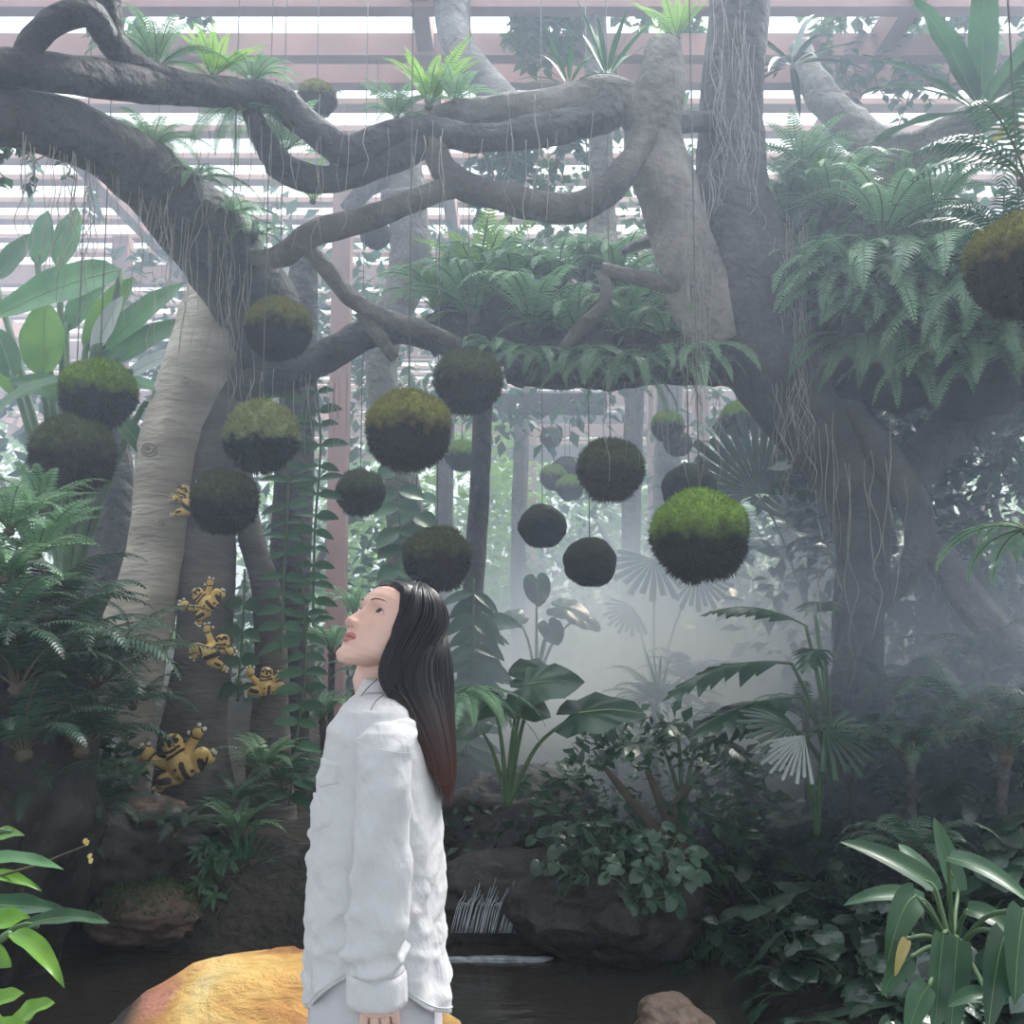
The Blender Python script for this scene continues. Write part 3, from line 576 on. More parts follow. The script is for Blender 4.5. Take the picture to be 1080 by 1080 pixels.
creeper('creeper leaves filling the gap under the pale limb', 520, 600, 150, 8.8, .7, 360, .13, 'leaf_mid', 8)
creeper('creeper strewn over the roof slats above the banana leaves', 10, 210, 190, 12.0, .5, 110, .14, 'leaf_ivy', 9)

# ------------------------------------------------------------------ ferns
def ferns(pr, lst, label, group):
    for (px, py, Y, s) in lst: put(pr, px, py, Y, s, label, 'fern', group, tilt=(rnd(-.2, .2), rnd(-.2, .2)), rz=rnd(-.4, .4) if pr is F_HG else None)
put(F_BR, 452, 112, 6.15, .46, 'bright yellow-green fern growing on the pale limb by the roof beam', rz=1.0)
put(F_MS, 480, 108, 6.1, .30, 'small fern right of the bright fern on the pale limb')
put(F_MS, 418, 125, 6.05, .30, 'small fern left of the bright fern on the knotted limb')
put(F_BR, 225, 82, 5.62, .36, 'bright fern on the upper left limb below the roof', rz=2)
put(F_SW, 165, 72, 5.45, .46, 'shaggy fern behind the forked limb at the upper left')
put(F_SW, 266, 88, 5.78, .34, 'grey-green fern on the limb beside the mossy ball')
put(F_HG, 250, 112, 5.66, .42, 'fern hanging beneath the upper left limb with curved fronds', tilt=(0, 0))
put(F_HG, 205, 190, 6.0, .50, 'fern drooping over the thick dark limb', tilt=(.1, 0), rz=.6)
put(F_HG, 240, 228, 6.35, .50, 'fern drooping over the dark limb just above its joint with the pale trunk', rz=.4)
put(F_SW, 160, 160, 5.75, .42, 'fern standing on the dark limb halfway to the pale trunk')
put(F_MS, 300, 160, 6.0, .42, 'feathery fern in the crook between the dark limb and branches')
put(F_HG, 268, 250, 6.45, .46, 'fern drooping at the joint of dark limb and pale trunk', rz=.2)
put(F_SW, 350, 174, 5.95, .26, 'little fern sprouting behind the hooked branch')
put(F_BR, 330, 212, 7.2, .40, 'light green fern seen through the loop of branches')
put(F_BR, 714, 40, 7.0, .40, 'yellow-green fern between the pale stump and the right banyan')
put(F_BR, 505, 310, 7.6, .80, 'tall bright fern rising over the root arch', rz=.4)
put(F_BR, 462, 332, 7.5, .5, 'bright fern at the left end of the root arch', rz=2.2)
ferns(F_SW, [(500, 335, 7.25, .75), (560, 345, 7.1, .8), (610, 356, 7.0, .75), (665, 358, 6.95, .75), (705, 360, 6.9, .65), (540, 312, 7.5, .85), (590, 308, 7.55, .9), (650, 310, 7.5, .85), (470, 328, 7.6, .75), (515, 312, 7.7, .85), (625, 306, 7.65, .85), (690, 322, 7.45, .75)], 'sword fern in the mass growing along the top of the root arch', 'ferns on top of the root arch')
ferns(F_HG, [(560, 375, 6.75, .5), (605, 378, 6.7, .5), (645, 385, 6.65, .68), (690, 385, 6.65, .66), (735, 375, 6.55, .55), (520, 372, 6.9, .45)], 'fern with long fronds hanging from the front of the root arch', 'ferns hanging from the root arch')
ferns(F_SW, [(835, 250, 6.9, .7), (850, 320, 6.7, .7), (860, 225, 6.8, .7), (840, 215, 6.9, .55), (880, 225, 6.6, .7), (930, 250, 6.3, .75), (985, 235, 6.2, .6), (900, 300, 6.2, .6), (960, 320, 6.5, .7), (1020, 310, 6.1, .7), (1075, 290, 6.0, .7), (1000, 275, 6.4, .65), (850, 280, 6.7, .5), (870, 190, 7.0, .5), (960, 215, 6.6, .5)], 'sword fern in the dense bank of ferns at upper right', 'ferns massed at upper right')
ferns(F_HG, [(905, 285, 6.5, 1.05), (950, 288, 6.45, 1.15), (888, 315, 6.7, 1.0), (1000, 290, 6.3, 1.1), (1050, 310, 5.95, 1.05), (925, 345, 6.55, .95), (1080, 300, 5.9, 1.0), (872, 295, 6.9, .9), (905, 370, 6.6, .85), (945, 365, 6.55, .9), (990, 375, 6.4, .9), (1030, 375, 6.05, .9), (1075, 385, 5.9, .9)], 'fern with long arched fronds cascading at the right', 'cascading ferns at the right')
put(F_PM, 1085, 190, 4.6, .75, 'large dark fern with broad leaflets arching in from the right edge', rz=2.6)
put(F_PM, 1060, 255, 5.0, .55, 'broad-leaflet fern above the moss ball cut by the right edge', rz=3.0)
put(F_MS, 845, 175, 6.6, .45, 'fern springing out of the crook beside the right banyan')
put(F_BR, 860, 190, 7.0, .34, 'bright fern beside the right banyan shoulder')
put(F_HG, 1085, 560, 4.6, .5, 'fern spray reaching in at the right edge above the dim roots', rz=2.9)
# left bank
ferns(F_MS, [(10, 560, 4.6, .40), (38, 585, 4.7, .38), (5, 610, 4.5, .40), (45, 540, 5.0, .36), (20, 640, 4.6, .36)], 'lacy fern in the tall cluster at the left edge', 'lacy ferns at the left edge')
ferns(F_BL, [(60, 700, 4.85, .75), (105, 725, 5.2, .7), (20, 725, 4.5, .7), (85, 790, 4.9, .65), (25, 795, 4.55, .6), (-5, 690, 4.4, .6), (50, 650, 4.9, .6), (40, 840, 5.0, .5), (100, 860, 5.5, .45), (-10, 830, 5.2, .5), (70, 900, 5.4, .35), (185, 880, 5.9, .4), (30, 690, 5.2, .6), (75, 715, 5.6, .62), (115, 705, 6.3, .55), (10, 740, 5.0, .6), (60, 780, 5.6, .55), (140, 745, 6.5, .45)], 'dark fern on the shaded slope below the pale trunk', 'dark ferns on the left slope')
put(F_MS, 100, 828, 6.1, .30, 'light green fern left of the biggest yellow frog')
put(F_MS, 136, 826, 6.2, .26, 'small fern just under the biggest yellow frog\'s hand')
put(F_MS, 250, 880, 6.4, .36, 'grey fern at the foot of the frog trunk')
put(F_BL, 300, 830, 6.6, .46, 'dark fern behind the woman\'s shirt front')
put(F_MS, 278, 810, 6.7, .36, 'fern right of the frog trunk under the lone frog')
put(F_BL, 255, 850, 6.8, .40, 'fern nearest the flared base of the frog trunk')
put(F_HG, 480, 735, 5.6, .55, 'single fern with a long ribbed frond behind the woman\'s back', rz=1.5)
ferns(F_SW, [(350, 690, 8.5, .6), (395, 720, 8.4, .6), (340, 760, 8, .5), (450, 740, 8.6, .6), (375, 650, 9.5, .6)], 'hazy fern in the undergrowth beyond the woman', 'hazy ferns beyond the woman')
# right bank
ferns(F_BL, [(690, 745, 8.2, .55), (725, 720, 9, .6), (650, 775, 7.8, .5), (760, 770, 7.6, .5), (790, 830, 6.6, .5), (690, 800, 7.4, .5)], 'hazy arching fern on the misty right bank', 'hazy ferns on the right bank')
ferns(F_BL, [(960, 800, 5.4, .55), (1010, 760, 5.6, .6), (1060, 800, 5.2, .6), (900, 790, 6.0, .5), (940, 740, 6.4, .55), (1040, 700, 6.2, .55), (850, 760, 6.6, .5)], 'dim fern in the dark haze on the right slope', 'dim ferns on the right slope')
put(F_BL, 965, 905, 4.6, .42, 'fern with a thin arched frond behind the strap-leaved plant', rz=2.0)

def stand(o):
    """a short fibrous trunk from a fern's crown down to the soil"""
    g_ = ground_h(o.location.x, o.location.y); d = (o.location.z - g_) / o.scale.x
    if d > .06:
        mb = MB(); r = .05; tube(mb, [(0, 0, 0), (r * .6, 0, -d * .5), (0, 0, -d - .1)], [.05, .045, .065], seg=8, sub=4, lump=.2); q = mb.build('trunk', M['bark_dark'], o)
for o in list(COL.objects):
    if o.parent is None and o.get('group') in ('hazy ferns beyond the woman', 'hazy ferns on the right bank', 'dim ferns on the right slope'): o.rotation_euler[0] *= .4; o.rotation_euler[1] *= .4; stand(o)
# ------------------------------------------------------------------ leafy plants built leaf by leaf
def leaf_plant(name, label, cat, base, leaves, mats, stem=True, stem_r=.012, group=None, **kw):
    """leaves: (A, B, W, options); each leaf a part of its own"""
    b = Vector(base); root = empty(name, b); tag(root, label, cat, group); rs = random.Random(len(label))
    for (A, B, W, op) in leaves:
        mb = MB(); k = dict(kw); k.update(op); m = k.pop('mats', mats); leafpp(mb, Vector(A) - b, Vector(B) - b, W, rs=rs, **k); mb.build('leaf', m, root)
    if stem:
        mb = MB()
        for (A, B, W, op) in leaves:
            a = Vector(A) - b; d = (Vector(B) - Vector(A)).normalized()
            if a.length > .05: tube(mb, [(0, 0, 0), a * .5 + Vector((0, 0, .08 * a.length)), a] + ([a + d * .05] if d.z > -.3 else []), [stem_r * 1.5, stem_r * 1.2, stem_r] + ([stem_r * .6] if d.z > -.3 else []), seg=6, sub=4)
        if mb.v: mb.build('stalks', M['stem_green'], root)
    return root
BN = [M['leaf_banana'], M['rib']]; BB = [M['leaf_bright'], M['rib']]; BP = [M['leaf_pale'], M['rib']]; BD = [M['leaf_dark'], M['rib']]; BM_ = [M['leaf_mid'], M['rib']]
FC = Vector((0.1, -1, .35)); FU = Vector((0, -.6, .8))
def pl(a, b, W, Y, Y2=None, **op): return (P(a[0], a[1], Y), P(b[0], b[1], Y2 or Y), S(W, Y), op)
b0 = P(70, 640, 7.2)
leaf_plant('banana_plant', 'banana plant with broad fresh leaves beside the pale trunk', 'banana plant', b0, [
    pl((128, 284, ), (-14, 338), 24, 7.0, 6.6, bow=.08, face=FC), pl((40, 282), (50, 222), 13, 7.3, 7.4, face=FC), pl((62, 284), (82, 220), 15, 7.2, 7.3, face=FC),
    pl((-5, 296), (38, 246), 14, 7.4, face=FC, bow=.1), pl((44, 398), (48, 318), 24, 7.1, face=FC, mats=BB), pl((104, 372), (196, 298), 15, 7.0, 7.2, face=FC, bow=.1),
    pl((98, 374), (130, 312), 11, 7.0, face=FC, mats=BP), pl((90, 372), (142, 292), 17, 7.15, face=FC, mats=BB, bow=.15), pl((118, 384), (204, 338), 14, 7.0, 7.2, face=FC),
    pl((132, 398), (198, 372), 9, 7.0, face=FC, mats=BP), pl((14, 400), (-6, 346), 15, 7.2, face=FC), pl((120, 402), (192, 424), 12, 6.9, face=FU), pl((64, 402), (-24, 448), 18, 6.8, face=FU, bow=.15),
    pl((84, 424), (10, 402), 14, 7.0, face=FC), pl((100, 400), (150, 352), 13, 7.2, face=FC), pl((70, 350), (116, 286), 15, 7.4, face=FC), pl((30, 420), (-10, 385), 14, 7.3, face=FC, mats=BB), pl((150, 430), (196, 440), 10, 7.1, face=FU, mats=BP), pl((80, 450), (20, 500), 14, 6.9, face=FU), pl((120, 440), (160, 490), 12, 6.9, face=FU)],
    BN, stem_r=.022, wave=.06, fold=.2)
# alocasia in the mist
def heart_plant(name, label, cat, base, lst, mi, stem_r=.012, m2='stem_green', **kw):
    b = Vector(base); root = empty(name, b); tag(root, label, cat)
    for (pos, d, nrm, Lg) in lst:
        mb = MB(); heart(mb, Vector(pos) - b, d, nrm, Lg, ri=1, **kw); mb.build('leaf', [M[mi], M['rib']], root)
    mb = MB()
    for (pos, d, nrm, Lg) in lst:
        a = Vector(pos) - b; tube(mb, [(0, 0, 0), a * .55 + Vector((a.x * -.12, 0, a.length * .08)), a], [stem_r * 1.6, stem_r, stem_r * .7], seg=6, sub=6)
    mb.build('stalks', M[m2], root); return root
ba = P(535, 850, 5.9)
heart_plant('elephant_ear', 'big elephant-ear plant with a ruffled leaf raised in the mist', 'elephant ear', ba, [
    (P(558, 722, 5.7), (.9, -.3, .25), (-.1, -.55, .8), .30), (P(612, 752, 5.6), (1, -.2, .25), (0, -.45, .9), .34), (P(520, 738, 5.7), (-.55, -.5, -.3), (0, -.7, .7), .17),
    (P(546, 742, 5.9), (.6, -.2, -.1), (0, -.6, .8), .2), (P(576, 706, 5.9), (-.7, -.5, .1), (.1, -.5, .9), .24), (P(500, 760, 6.0), (-.6, -.4, -.2), (0, -.6, .7), .2)], 'leaf_dark', wav=.05)
bb = P(566, 720, 8.6)
heart_plant('elephant_ear', 'faint elephant-ear plant with a round leaf below the dangling roots', 'elephant ear', bb, [
    (P(566, 614, 8.5), (.1, -.4, -.9), (0, -.9, .3), .20), (P(592, 640, 8.5), (.9, -.3, -.1), (0, -.6, .8), .25), (P(610, 650, 8.6), (.9, 0, -.3), (0, -.6, .8), .22), (P(545, 650, 8.6), (-.8, -.3, -.3), (0, -.6, .8), .2), (P(580, 660, 8.4), (.3, -.5, -.6), (0, -.7, .6), .18)], 'leaf_dark')
# fan palms
def fan_palm(label, base, lst, mi, **kw):
    b = Vector(base); root = empty('fan_palm', b); tag(root, label, 'palm')
    for (pos, d, nrm, R, spd, m) in lst:
        mb = MB(); fan(mb, Vector(pos) - b, d, nrm, R, spread=spd, **kw); mb.build('leaf', M[m or mi], root)
    mb = MB()
    for (pos, d, nrm, R, spd, m) in lst:
        a = Vector(pos) - b; tube(mb, [(0, 0, 0), a * .5 + Vector((0, 0, .1 * a.length)), a], [.014, .011, .008], seg=6, sub=5)
    mb.build('stalks', M['stem_green'], root); return root
fan_palm('fan palm in the mist under the vivid green ball', P(690, 740, 9.8), [(P(690, 590, 9.6), (-.4, -.4, -.6), (0, -.8, .5), .42, 95, None), (P(735, 606, 9.6), (.5, -.4, -.7), (0, -.8, .4), .36, 80, None), (P(668, 640, 9.8), (-.6, -.2, -.4), (0, -.7, .6), .3, 80, None)], 'leaf_dark', n=12, gap=.9)
fan_palm('huge hazy fan palm leaf between pink post and right banyan', P(850, 640, 9.0), [(P(800, 520, 8.8), (-.15, -.25, 1), (0, -1, .2), .72, 105, None), (P(855, 560, 9.2), (.5, 0, .7), (0, -1, .2), .6, 100, None)], 'leaf_dark', n=22, gap=.3, droop=.1)
fan_palm('fan palm with one glossy whitish leaf before the right banyan base', P(862, 880, 5.6), [(P(848, 775, 5.3), (-.75, -.3, -.6), (-.2, -.6, .7), .26, 50, 'leaf_pale'), (P(870, 770, 5.5), (.7, -.3, -.2), (0, -.6, .8), .3, 85, None), (P(838, 765, 5.5), (-.9, -.1, .2), (0, -.5, .9), .3, 80, None)], 'leaf_dark', n=12, gap=1.4)
# drooping hand-leaved plant in the haze
def split_leaf_plant(label, base, lst, m):
    b = Vector(base); root = empty('split_leaf_plant', b); tag(root, label, 'plant'); rs = random.Random(5)
    for (pos, az, Ln, e0, e1) in lst:
        mb = MB(); frond(mb, Vector(pos) - b, az, e0, e1, Ln, Ln * .36, 8, rs, mi=0, ms=1, gap=1.5, sweep=.7, droop=.4, start=.1); mb.build('leaf', [M[m], M['stem_green']], root)
    mb = MB()
    for (pos, az, Ln, e0, e1) in lst:
        a = Vector(pos) - b; tube(mb, [(0, 0, 0), a * .5 + Vector((0, 0, .12 * a.length)), a], [.018, .014, .010], seg=6, sub=5)
    mb.build('stalks', M['stem_green'], root)
split_leaf_plant('dark split-leaf plant drooping over the mist by the right banyan', P(880, 830, 6.2), [(P(835, 700, 6.0), 3.3, .8, .1, -.7), (P(850, 660, 6.0), 2.9, .6, .5, -.4), (P(845, 735, 5.9), 3.5, .75, .0, -.6), (P(870, 690, 6.0), 4.2, .5, .3, -.8), (P(860, 650, 6.3), 1.2, .55, .5, -.5), (P(820, 760, 5.8), 3.2, .5, -.1, -.6)], 'leaf_dark')
split_leaf_plant('dark split-leaf plant left of the mist gap beneath the shrub', P(720, 860, 6.4), [(P(700, 790, 6.3), 3.4, .5, .3, -.8), (P(735, 785, 6.3), 5.2, .5, .3, -.8), (P(715, 770, 6.4), 4.4, .45, .5, -.7)], 'leaf_dark')
# climbing vines
def climber(label, stems, m, ll, seed, step=.12, w_=.22, dropd=-.15):
    rs = random.Random(seed); root = empty('climbing_vine', P(*stems[0][-1])); tag(root, label, 'vine'); mb = MB(); st = MB()
    for s in stems:
        c = catmull([P(*q) for q in s], 12); tube(st, c, [.009] * len(c), seg=5, sub=1); acc = 0; sd = 1
        for i in range(1, len(c)):
            acc += (c[i] - c[i - 1]).length
            while acc > step:
                acc -= step
                for sg in (-1, 1):
                    d = Vector((sg, rs.uniform(-.5, .05), rs.uniform(-.35, .25) + dropd)).normalized(); l = ll * rs.uniform(.75, 1.2)
                    leafpp(mb, c[i], c[i] + d * l, l * w_, bow=.12, face=Vector((0, -1, rs.uniform(.2, 1.2))), n=5, ri=None, rs=rs)
    for o in (mb.build('leaves', M[m], root), st.build('stems', M['stem_green'], root)): o.location = -root.location
climber('climbing vine with ladder-like leaves on the dark pillar right of the frog trunk', [[(300, 400, 6.9), (304, 500, 6.85), (300, 600, 6.85), (296, 690, 6.85)], [(332, 395, 7.0), (338, 470, 7.0), (332, 560, 7.0), (330, 660, 7.0)], [(318, 590, 6.9), (322, 700, 6.9), (310, 800, 6.9), (305, 850, 6.9)]], 'leaf_mid', .17, 3)
climber('climber with arrow-shaped leaves up the crooked tree in the middle', [[(415, 470, 8.7), (422, 560, 8.7), (418, 660, 8.7), (425, 760, 8.7)], [(440, 500, 8.75), (436, 600, 8.75), (440, 700, 8.75)]], 'leaf_mid', .22, 4, step=.17, w_=.4, dropd=-.5)
climber('leafy collar of drooping leaves round the slim straight tree', [[(500, 610, 8.0), (498, 700, 8.0), (492, 800, 8.0)], [(512, 640, 8.1), (508, 740, 8.1)]], 'leaf_mid', .26, 5, step=.08, w_=.2, dropd=-.5)
climber('vine beside the frog trunk with a few glossy leaves', [[(258, 600, 7.0), (256, 660, 7.0), (250, 740, 7.0)]], 'leaf_mid', .15, 6, step=.2, w_=.35, dropd=-.3)
# bird's nest ferns and strap plants
def rosette(name, label, cat, base, n, Ln, W, mats, seed, e=(.3, 1.2), bend=(.1, .3), az=(0, 2 * PI), droop=.3, scale=1, **kw):
    rs = random.Random(seed); b = Vector(base); lv = []
    for i in range(n):
        a = az[0] + (az[1] - az[0]) * (i + rs.uniform(-.3, .3)) / n; el = rs.uniform(*e); l = Ln * rs.uniform(.75, 1.1)
        d = Vector((math.cos(a) * math.cos(el), math.sin(a) * math.cos(el), math.sin(el)))
        tip = b + d * l - UPV * (droop * l * math.cos(el))
        lv.append((b + d * .04, tip, W * rs.uniform(.8, 1.15), {'bow': rs.uniform(*bend), 'face': (UPV - d * d.z + Vector((0, -.3, .1)))}))
    return leaf_plant(name, label, cat, b, lv, mats, stem=False, **kw)
rosette('birds_nest_fern', 'bird\'s-nest fern with stiff upright leaves at the top right corner', 'fern', P(1035, 118, 6.3), 13, .95, .085, BM_, 7, e=(.2, 1.4), wave=.12, droop=.1)
rosette('strap_leaved_epiphyte', 'tuft of strap leaves on the pale limb before the ivy-clad slim tree', 'plant', P(600, 92, 6.2), 16, .5, .018, BM_, 8, e=(.1, 1.1), droop=.5)
rosette('strap_leaved_epiphyte', 'tuft of long strap leaves beside the pale stump', 'plant', P(640, 82, 6.3), 14, .55, .02, BM_, 9, e=(.5, 1.4), droop=.3)
rosette('strap_leaved_epiphyte', 'dark strap-leaved tuft high on the limb right of the right banyan', 'plant', P(835, 70, 7.0), 16, .7, .03, BD, 10, e=(-.3, 1.2), droop=.5)
rosette('grassy_plant', 'fine grassy clump on the bank near the woman\'s shirt front', 'grass', P(258, 930, 6.1), 60, .42, .008, BM_, 11, e=(.2, 1.4), droop=.8, rib=.0)
rosette('grassy_plant', 'pale grassy clump in the mist above the dark shrub', 'grass', P(695, 745, 8.4), 40, .55, .012, BM_, 12, e=(.2, 1.4), droop=.5)
# umbrella-leaved little plant
rs_ = random.Random(2); b = P(232, 940, 5.95); root = empty('umbrella_plant', b); tag(root, 'little plant with star-like leaf whorls at the water edge left of the woman', 'plant')
st = MB()
for (px, py) in ((222, 888), (232, 900), (222, 912), (240, 908), (214, 930), (246, 902), (212, 898), (226, 945)):
    c = P(px, py, 5.8) - b; mb = MB()
    for k in range(8):
        a = 2 * PI * k / 8 + rs_.random(); d = Vector((math.cos(a), -.35, math.sin(a) * .8 - .15)); leafpp(mb, c, c + d * .085, .013, bow=.2, face=Vector((0, -1, .6)), n=4, ri=None, rs=rs_)
    mb.build('leaf_whorl', M['leaf_pale'] if False else M['leaf_mid'], root); tube(st, [(0, 0, 0), c * .6 + Vector((0, -.03, .05)), c], [.006, .005, .004], seg=5, sub=4)
st.build('stems', M['stem_green'], root)
# strap-leaved plant in the bottom right corner
b = P(1005, 1010, 3.3); b.z = P(1005, 1010, 3.3).z
FCU = Vector((0, -.55, .85))
leaf_plant('strap_leaved_plant', 'glossy strap-leaved plant in the bottom right corner', 'plant', b, [
    pl((985, 935), (886, 888), 15, 3.4, 3.5, bow=.12, face=FCU), pl((1000, 905), (1090, 955), 13, 3.2, 3.0, bow=.18, face=FCU), pl((965, 945), (935, 1020), 16, 3.1, 3.0, bow=.35, face=FC), pl((995, 985), (985, 1100), 13, 2.9, 2.8, bow=.12, face=FC),
    pl((1010, 990), (1002, 1110), 15, 2.95, 2.85, bow=.12, face=FC), pl((1020, 960), (1082, 1000), 13, 3.1, 3.0, bow=.25, face=FCU), pl((1060, 985), (1042, 1090), 18, 2.8, 2.7, bow=.25, face=FC), pl((1080, 960), (1070, 1060), 20, 2.75, 2.7, bow=.3, face=FC),
    pl((975, 950), (890, 955), 11, 3.3, bow=.2, face=FCU), pl((985, 940), (948, 890), 12, 3.5, 3.7, bow=.1, face=FC), pl((1010, 940), (985, 862), 12, 3.5, 3.6, bow=.0, face=FC), pl((960, 1010), (930, 1050), 12, 3.0, bow=.2, face=FC), pl((980, 1040), (956, 1100), 13, 2.8, bow=.3, face=FCU), pl((1040, 1050), (1000, 1062), 10, 2.75, bow=.2, face=FCU, mats=BM_),
    pl((956, 990), (944, 1030), 6, 3.0, 2.98, face=FC, mats=[M['leaf_yellow'], M['leaf_yellow']])], [M['leaf_mid'], M['rib']], fold=.3, stem_r=.006, prof=lambda t: math.sin(PI * min(1, .08 + t * .92) ** .6) ** .6)
# bright leaves in the bottom left corner
b = P(-60, 1060, 2.5)
leaf_plant('wavy_leaved_plant', 'sunlit bright green wavy-leaved plant in the bottom left corner', 'plant', b, [
    pl((-40, 900), (26, 882), 12, 2.5, 2.4, bow=.15, face=FCU, mats=BB), pl((-40, 915), (68, 918), 9, 2.6, 2.4, bow=.12, face=FCU, mats=BN), pl((-30, 955), (72, 962), 13, 2.5, bow=.05, face=FCU, mats=BD), pl((-30, 985), (32, 968), 16, 2.35, bow=.1, face=FCU, mats=BB),
    pl((20, 978), (116, 974), 10, 2.4, 2.35, bow=.15, face=FCU, mats=BM_), pl((10, 985), (68, 1042), 10, 2.3, 2.2, bow=.25, face=FCU, mats=BB), pl((-30, 1010), (12, 1020), 14, 2.3, bow=.3, face=FC, mats=BB), pl((-30, 1070), (26, 1048), 13, 2.2, bow=.1, face=FCU, mats=BB), pl((10, 1085), (58, 1058), 12, 2.15, bow=.2, face=FCU, mats=BB), pl((-40, 930), (44, 940), 8, 2.6, bow=.25, face=FCU, mats=BB), pl((-20, 1090), (40, 1100), 12, 2.1, bow=.3, face=FCU, mats=BB), pl((-10, 885), (15, 876), 6, 2.4, face=FCU, mats=BB)],
    BB, wave=.12, fold=.3, stem_r=.008)
tw = P(70, 905, 2.6); root = empty('twig', tw); tag(root, 'thin budding twig above the bright leaves at lower left', 'twig')
mb = MB(); tube(mb, [P(-40, 935, 2.6) - tw, P(40, 912, 2.6) - tw, P(62, 903, 2.6) - tw, P(90, 892, 2.6) - tw], [.004, .003, .002, .0015], seg=5, sub=5); mb.build('stem', M['stem'], root)
for (px, py) in ((90, 892), (88, 890), (93, 906), (94, 911)):
    mb = MB(); c = P(px, py, 2.6) - tw; leafpp(mb, c, c + Vector((.012, -.005, .014)), .006, face=FC, n=4, ri=None); mb.build('bud', M['leaf_yellow'], root)
yl = P(1062, 138, 4.5); mb = MB(); leafpp(mb, P(1046, 150, 4.5) - yl, P(1084, 128, 4.5) - yl, S(5, 4.5), face=FC, n=8, ri=None)
tag(mb.build('withered_leaf', M['leaf_yellow'], loc=yl), 'single yellow withered leaf caught in the fern at the right edge', 'leaf')

# ------------------------------------------------------------------ glossy creeping groundcover on the right bank
def cover_proto(seed, n, m, size):
    rs = random.Random(seed); root = empty('pothos_plant'); mb = MB(); st = MB()
    for i in range(n):
        a = rs.uniform(0, 2 * PI); q = rs.random() ** .6; r = .32 * q; z = .26 * (1 - q * q) * rs.uniform(.5, 1.1) + .03
        p = Vector((r * math.cos(a), r * math.sin(a), z)); d = Vector((math.cos(a) + rs.gauss(0, .5), math.sin(a) + rs.gauss(0, .5) - .3, rs.uniform(-.7, .1))).normalized()
        heart(mb, p, d, Vector((d.x * .5, d.y * .5 - .25, 1)), size * rs.uniform(.6, 1.2), droop=.35, n=12, wav=.03)
        tube(st, [(p.x * .3, p.y * .3, 0), p * .7 + Vector((0, 0, .02)), p], [.004, .003, .003], seg=4, sub=2)
    mb.build('leaves', M[m], root); st.build('stems', M['stem_green'], root); return proto(root)
M['leaf_gloss'] = mat('leaf_gloss', (0.008, 0.03, 0.018), (0.022, 0.06, 0.03), 0.24, 5, 0.5, 14, spec=0.65, tint_obj=.3, bdist=.02)
PC = [cover_proto(1, 42, 'leaf_gloss', .13), cover_proto(2, 42, 'leaf_gloss', .12), cover_proto(3, 48, 'leaf_gloss', .10)]
random.seed(5); n = 0
def on_ground(x, y, dz=0.0): return Vector((x, y, ground_h(x, y) + dz))
for k in range(60):
    y = 3.7 + k * 0.055 + rnd(-.15, .15); x = 0.95 - 0.06 * (y - 4) + rnd(0, 1) ** .8 * (1.9 + .25 * (y - 4))
    o = put(PC[k % 3], 0, 0, 0, rnd(.8, 1.25), 'glossy heart-leaved creeper carpeting the dark right bank', 'creeper', 'glossy creepers on the right bank', loc=on_ground(x, y, -.02), tilt=(rnd(-.15, .3), rnd(-.2, .2)))
PC.append(cover_proto(4, 44, 'leaf_dark', .085))
for (px, py, Y, sc) in ((600, 905, 5.6, .7), (645, 900, 5.6, .8), (690, 915, 5.5, .8), (625, 925, 5.4, .6), (675, 945, 5.3, .7)):
    put(PC[3], px, py, Y, sc, 'glossy creeper draped over the dark boulder right of the cascade', 'creeper', 'creepers draped over the dark boulder', tilt=(.5, rnd(-.2, .2)))
# ------------------------------------------------------------------ rocks, cascade
def rock(name, label, c, r, m, seed, amp=.25, sub=4, moss=None, rz=0.0):
    c = Vector(c); mb = MB(); blob(mb, (0, 0, 0), r, sub, amp, 1.3, seed, 0, .10)
    for v in mb.v:
        k = N3(v.x * 3 + seed, v.y * 3, v.z * 3); v *= 1 + .06 * (round(k * 4) / 4)
    o = mb.build(name, m, None, loc=c); o.rotation_euler.z = rz
    if label: tag(o, label, 'rock')
    return o
def rock_with_moss(label, c, r, m, seed, n=2600):
    c = Vector(c); root = empty('mossy_rock', c); tag(root, label, 'rock'); o = rock('stone', None, (0, 0, 0), r, m, seed); o.parent = root
    rs = random.Random(seed); mb = MB(); V = o.data.vertices; P_ = [p for p in o.data.polygons if p.normal.z > .45]
    for i in range(n):
        p = rs.choice(P_); b = p.center + Vector((rs.gauss(0, .02), rs.gauss(0, .02), 0)); s = Vector((rs.gauss(0, 1), rs.gauss(0, 1), 0)).normalized(); t = Vector((rs.gauss(0, .5), rs.gauss(0, .5), 1)).normalized(); l = rs.uniform(.015, .035)
        mb.add([b - s * .006, b + s * .006, b + t * l], [(0, 1, 2)])
    mb.build('moss', M['moss_dk'], root)
M['moss_dk'] = mat('moss_on_stone', (0.03, 0.06, 0.02), (0.08, 0.12, 0.04), .95, 6)
rock_with_moss('low rock with moss on top at the water edge under the big yellow frog', P(152, 962, 5.75), (.30, .26, .15), M['rockb'], 3)
rock('rock', 'pinkish-grey stone under the biggest yellow frog', P(150, 862, 6.2), (.26, .2, .14), M['rockb'], 4)
rock('rock', 'tall dark rock at the left edge with lacy ferns growing on it', (-3.02, 5.15, .62), (.92, .85, 1.15), M['rockd'], 12)
rock('rock', 'big dark rock in the shade of the left bank', P(60, 905, 6.15), (.85, .5, .34), M['rockd'], 5)
rock('rock', 'dark rock behind the grassy clump on the left bank', P(250, 955, 6.25), (.55, .35, .30), M['rockd'], 6)
rock('rock', 'dark rock hidden behind the woman\'s shirt at the water edge', P(370, 950, 6.2), (.7, .4, .35), M['rockd'], 7)
rock('rock', 'dark wet ledge the little waterfall runs over', P(545, 948, 6.05), (.62, .34, .27), M['rockd'], 8, amp=.15)
